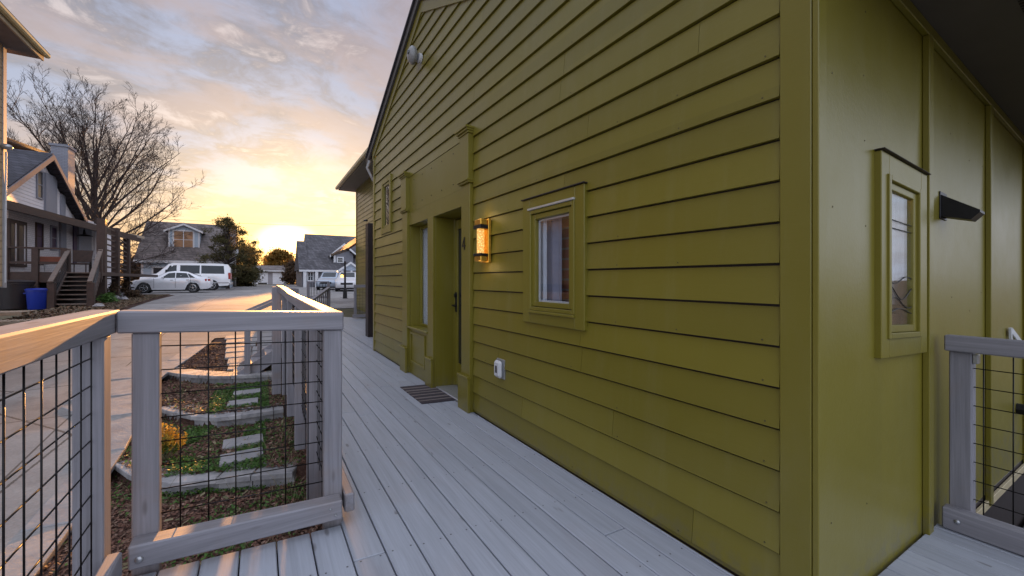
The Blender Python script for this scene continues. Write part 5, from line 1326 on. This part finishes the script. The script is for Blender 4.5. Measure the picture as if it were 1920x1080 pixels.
# ================================================================== TREES, POLES, WIRES
M_bark = soil('bark', (.028, .019, .017), (.065, .046, .042), 14)
def bare_tree(base, h, spread, seed, label, dens=1.0):
    rg = random.Random(seed); T_ = empty('bare_tree', base, label, 'tree'); p0 = Vector(base)
    trunk = MB(); br = MB(); tw = MB()
    def path(p, d_, L, n, curl, wob):
        pts = [p]; dd = d_.normalized()
        for i in range(n):
            dd = (dd+Vector((rg.gauss(0, wob), rg.gauss(0, wob), curl+rg.gauss(0, wob)))).normalized(); pts.append(pts[-1]+dd*L/n)
        return pts
    def along(pts, f):
        j = min(int(f*(len(pts)-1)), len(pts)-2); u = f*(len(pts)-1)-j
        return pts[j]+(pts[j+1]-pts[j])*u, (pts[j+1]-pts[j]).normalized()
    def side(dd, an, up):
        ax = dd.cross(Vector((rg.gauss(0,1), rg.gauss(0,1), rg.gauss(0,1)))).normalized()
        v = Matrix.Rotation(an, 3, ax) @ dd; v.z += up; return v.normalized()
    tp = [p0, p0+Vector((.02,0,h*.1)), p0+Vector((.10,0,h*.22)), p0+Vector((.20,.1,h*.34)), p0+Vector((.12,0,h*.48)), p0+Vector((.3,.1,h*.64)), p0+Vector((.2,.2,h*.80))]
    r0 = h*.027
    trunk.tube(tp, [r0*1.25, r0, r0*.85, r0*.62, r0*.42, r0*.22, r0*.04], 12, False)
    NL = int(32*dens); R_ = h*.42*spread
    for i in range(NL):
        f = i/(NL-1); zf = .15+.40*f; a = i*2.39996+rg.random()*.4
        st_, _ = along(tp, min(.99, zf*1.02)*.98 if False else min(.985, zf/.80))
        el = R(8+70*f**.9+rg.uniform(-6, 6)); dd = Vector((math.cos(a)*math.cos(el), math.sin(a)*math.cos(el), math.sin(el)))
        # length so that the tips lie on a rounded crown
        Cc = p0+Vector((0, 0, h*.52)); oo = st_-Cc; A_ = Vector((h*.47*spread, h*.47*spread, h*.48))
        o2 = Vector((oo.x/A_.x, oo.y/A_.y, oo.z/A_.z)); d2_ = Vector((dd.x/A_.x, dd.y/A_.y, dd.z/A_.z))
        qa, qb, qc = d2_.dot(d2_), 2*o2.dot(d2_), o2.dot(o2)-1
        L = (-qb+math.sqrt(max(0, qb*qb-4*qa*qc)))/(2*qa)*(.84+.18*rg.random())
        lp_ = path(st_, dd, L, 8, .055 if f < .5 else .03, .06); r1 = r0*(.19+.09*math.sin(f*3.1))
        br.tube(lp_, [r1*(1-.86*k/8) for k in range(9)], 6, False)
        n2 = int((11 if L > h*.3 else 8)*dens)
        for j in range(n2):
            g = .18+.80*j/(n2-1); q, dq = along(lp_, g); L2 = L*(.50-.30*g)*(.7+.6*rg.random())
            d2 = side(dq, R(30+22*rg.random()), .16); p2 = path(q, d2, L2, 5, .05, .08); r2 = max(.011, r1*.38*(1-.6*g))
            br.tube(p2, [r2*(1-.8*k/5) for k in range(6)], 4, False)
            n3 = int(9*dens)
            for k in range(n3):
                g3 = .15+.85*k/(n3-1); q3, dq3 = along(p2, min(g3, .99)); L3 = max(.35, L2*(.45-.2*g3)*(.7+.6*rg.random()))
                d3 = side(dq3, R(26+26*rg.random()), .12); p3 = path(q3, d3, L3, 3, .04, .12)
                tw.tube(p3, [.0125, .011, .009, .006], 3, False)
                for m_ in range(int(4*dens)):
                    q4, dq4 = along(p3, .25+.7*rg.random()); d4 = side(dq4, R(25+30*rg.random()), .08); L4 = L3*(.3+.3*rg.random())
                    tw.tube([q4, q4+d4*L4*.5, q4+(d4+Vector((0,0,.12)))*L4], [.0085, .007, .004], 3, False)
    trunk.build('trunk', M_bark, T_, smooth=True, fix=False); br.build('branches', M_bark, T_, smooth=True, fix=False); tw.build('twigs', M_bark, T_, fix=False)
    return T_
tb = at(172, 560, 33); tb.z = G(tb.y)-.1
bare_tree(tb, 16.2, 1.02, 11, 'large bare winter tree with fanned dark branches behind the white house')
def leafy(name, label, base, h, crown, nclump, nleaf, mat, seed, size=.12, trunk_r=.12, group=None, cl=.5, up=.35, kind='tree', pine=False):
    rg = random.Random(seed); T_ = empty(name, base, label, kind, group)
    tr = MB(); b0 = Vector(base); tr.tube([b0, b0+Vector((0,0,h*.4)), b0+Vector((.1,0,h*.85))], [trunk_r, trunk_r*.75, trunk_r*.3], 8)
    lf = MB(); cx_, cy_, cz_ = crown
    for i in range(nclump):
        # clump centres through an uneven egg
        a = rg.random()*6.283; u_ = rg.random(); zf = up+(1-up)*u_
        prof = math.sin(math.pi*min(1, max(.06, (u_*.86+.12))))**.7
        r_ = math.sqrt(rg.random())*prof*(.75+.35*math.sin(a*3+seed))
        c = b0+Vector((math.cos(a)*r_*cx_, math.sin(a)*r_*cy_, zf*h*(.96+.04*math.sin(a*2))))
        tr.tube([b0+Vector((0,0,zf*h*.72)), (b0+Vector((0,0,zf*h*.82))+c)/2, c], [trunk_r*.22, trunk_r*.14, .012], 4, False)
        s0 = cl*(.55+.8*rg.random())
        for k in range(nleaf):
            o_ = Vector((rg.gauss(0,1), rg.gauss(0,1), rg.gauss(0,.6)))*s0*.42
            d1 = Vector((rg.gauss(0,1), rg.gauss(0,1), rg.gauss(0,1)+(.7 if pine else 0))).normalized(); d2 = d1.orthogonal().normalized()
            l_ = size*(.5+rg.random()); w_ = l_*(.22 if pine else .5); q = c+o_
            lf.add([q-d1*l_-d2*w_*.3, q-d2*w_, q+d1*l_, q+d2*w_], [(0,1,2,3)])
    tr.build('trunk', M_bark, T_, smooth=True, fix=False); lf.build('crown', mat, T_, fix=False)
M_ever = island('evergreen_needles', [(.045,.045,.016), (.09,.08,.03), (.06,.055,.02), (.16,.115,.045)], .7, .3, .45)
M_oak = island('autumn_leaves', [(.22,.11,.02), (.32,.18,.04), (.18,.12,.03), (.38,.21,.05)], .7, .3, .65)
M_brush = island('brown_brush', [(.07,.045,.03), (.11,.07,.045), (.05,.04,.025), (.14,.08,.04)], .85, .2, .3)
e = at(427, 540, 38); e.z = G(e.y)-.1
leafy('evergreen_tree', 'dark bushy evergreen tree to the right of the pale blue house', e, 6.7, (2.7, 2.4, 1), 125, 90, M_ever, 3, .11, .16, cl=.52, up=.14, pine=True)
e2 = at(462, 535, 46); e2.z = G(e2.y)-.1
leafy('evergreen_tree', 'lower evergreen mass at the right foot of the dark evergreen tree', e2, 4.6, (1.7, 1.7, 1), 80, 130, M_ever, 5, .15, .16, cl=.9, up=.05, pine=True)
e3 = at(524, 533, 72); e3.z = G(e3.y)-.1
leafy('autumn_tree', 'rounded golden backlit tree behind the garage, under the setting sun', e3, 5.9, (3.3, 3.0, 1), 110, 80, M_oak, 8, .20, .18, cl=1.0, up=.12)
for i, (px, d_, hh, wd, lab) in enumerate(((548, 56, 3.3, 1.4, 'brown hedge bush between the garage and the grey blue house'), (440, 46, 2.2, 1.5, 'low brown brush under the dark evergreen, left of the garage'), (252, 46, 3.4, 1.2, 'reddish brown shrub at the left corner of the pale blue house'), (500, 80, 5.0, 4.0, 'far tree line bush glowing behind the garage roof'))):
    b = at(px, 533, d_); b.z = G(b.y)-.1
    leafy('bush', lab, b, hh, (wd, wd, 1), 55, 90, M_brush if i != 3 else M_oak, 20+i, .13, .05, cl=.7, up=.04, kind='bush')
b = at(45, 300, 60); b.z = -.6
bare_tree(b, 17, .9, 23, 'smaller bare tree far behind the white house roof on the left', .6)
# utility pole and wires
up_ = at(441, 530, 43); up_.z = G(up_.y)
o_ = empty('utility_pole', up_, 'slim pale utility pole with a pale transformer box beside the evergreen', 'utility pole')
MB().tube([up_, up_+Vector((0,0,4.3))], [.09, .07], 8).build('pole', plain('grey_pole', (.20,.18,.16), .8), o_, smooth=True)
MB().bev(up_+Vector((-.28,-.3,3.3)), up_+Vector((.28,.1,4.0)), .05).build('transformer', M_trimw, o_)
a, b = at(455, 419, 62), at(760, 421, 70)
mid = (a+b)/2; mb = MB(); pts = [a+(b-a)*i/14+Vector((0,0,-.25*math.sin(math.pi*i/14))) for i in range(15)]; a2 = at(300, 410, 58)
mb.tube([a2]+pts, .022, 4); tag(mb.build('power_line', M_black, fix=False), 'single power line crossing the bright sky above the far houses', 'power line')
for px, lab in ((447, 'wooden utility pole hidden by the evergreen crown carrying the power line'),): pass
# planting strip beside the left porch
rg = random.Random(5)
mb = MB(); ys = frange(16.6, 34, .25)
for j, y in enumerate(ys):
    for i in range(9):
        x1 = lotx0(y)+.02; x = x1-2.3*(1-i/8); mb.v.append(Vector((x, y, G(y)+.02+.10*math.sin(math.pi*min(1, i/8+.05))*(.7+.5*mnoise.noise(Vector((x, y, 0)))))))
for j in range(len(ys)-1):
    for i in range(8): mb.f.append((j*9+i, j*9+i+1, (j+1)*9+i+1, (j+1)*9+i))
tag(mb.build('planting_bed', M_soil, fix=False, smooth=True), kind='structure')
mb = MB(); c2 = MB()
for i in range(9000):
    y = 16.8+15*rg.random(); x = lotx0(y)-.05-2.0*rg.random()**1.2; chip(mb, x, y, G(y)+.11, .02+.04*rg.random(), .015, 1.2)
tag(mb.build('leaf_litter', island('leaf_litter', [(.09,.05,.03),(.20,.12,.07),(.13,.10,.06),(.06,.05,.03),(.24,.20,.15)]), fix=False), 'brown leaf litter on the planting bed beside the porch', 'leaf litter', kind='stuff')
for i, (px, py, d_, s_) in enumerate(((215, 552, 20, .22), (228, 548, 22, .28), (233, 556, 19.5, .18), (222, 541, 23.5, .3), (205, 556, 18.5, .16), (184, 572, 15.4, .16))):
    c = at(px, py, d_); c.z = G(c.y)+.12
    mb = MB(); mb.blob(c, (s_, s_*.8, s_*.6), 2, .22, i); tag(mb.build('rock', M_wallstone), ('pale rock among brown plants beside the porch, nearest to the stairs', 'large pale rock under the slatted porch screen', 'small pale rock at the edge of the planting bed', 'big pale rock farthest back by the last porch post', 'small dark rock beside the porch stairs', 'little rock at the foot of the porch stairs')[i], 'rock', 'rocks in the planting bed')
for i, (px, py, d_, m) in enumerate(((205, 566, 17.3, M_leafg), (232, 545, 22.5, M_brush), (250, 550, 21, M_brush), (212, 548, 20, M_brush))):
    c = at(px, py, d_); c.z = G(c.y)+.08
    leafy('garden_plant', ('low green plant tuft near the porch stairs', 'tall dry brown plant by the last porch post', 'low dry brown plant at the lot edge of the planting bed', 'brown bushy plant under the porch screen')[i], c, (.35, 1.0, .4, .7)[i], ((.3,.3,1), (.35,.3,1), (.4,.3,1), (.35,.3,1))[i], 22, 30, m, 60+i, .05, .012, 'plants in the planting bed', .2, .1, 'plant')
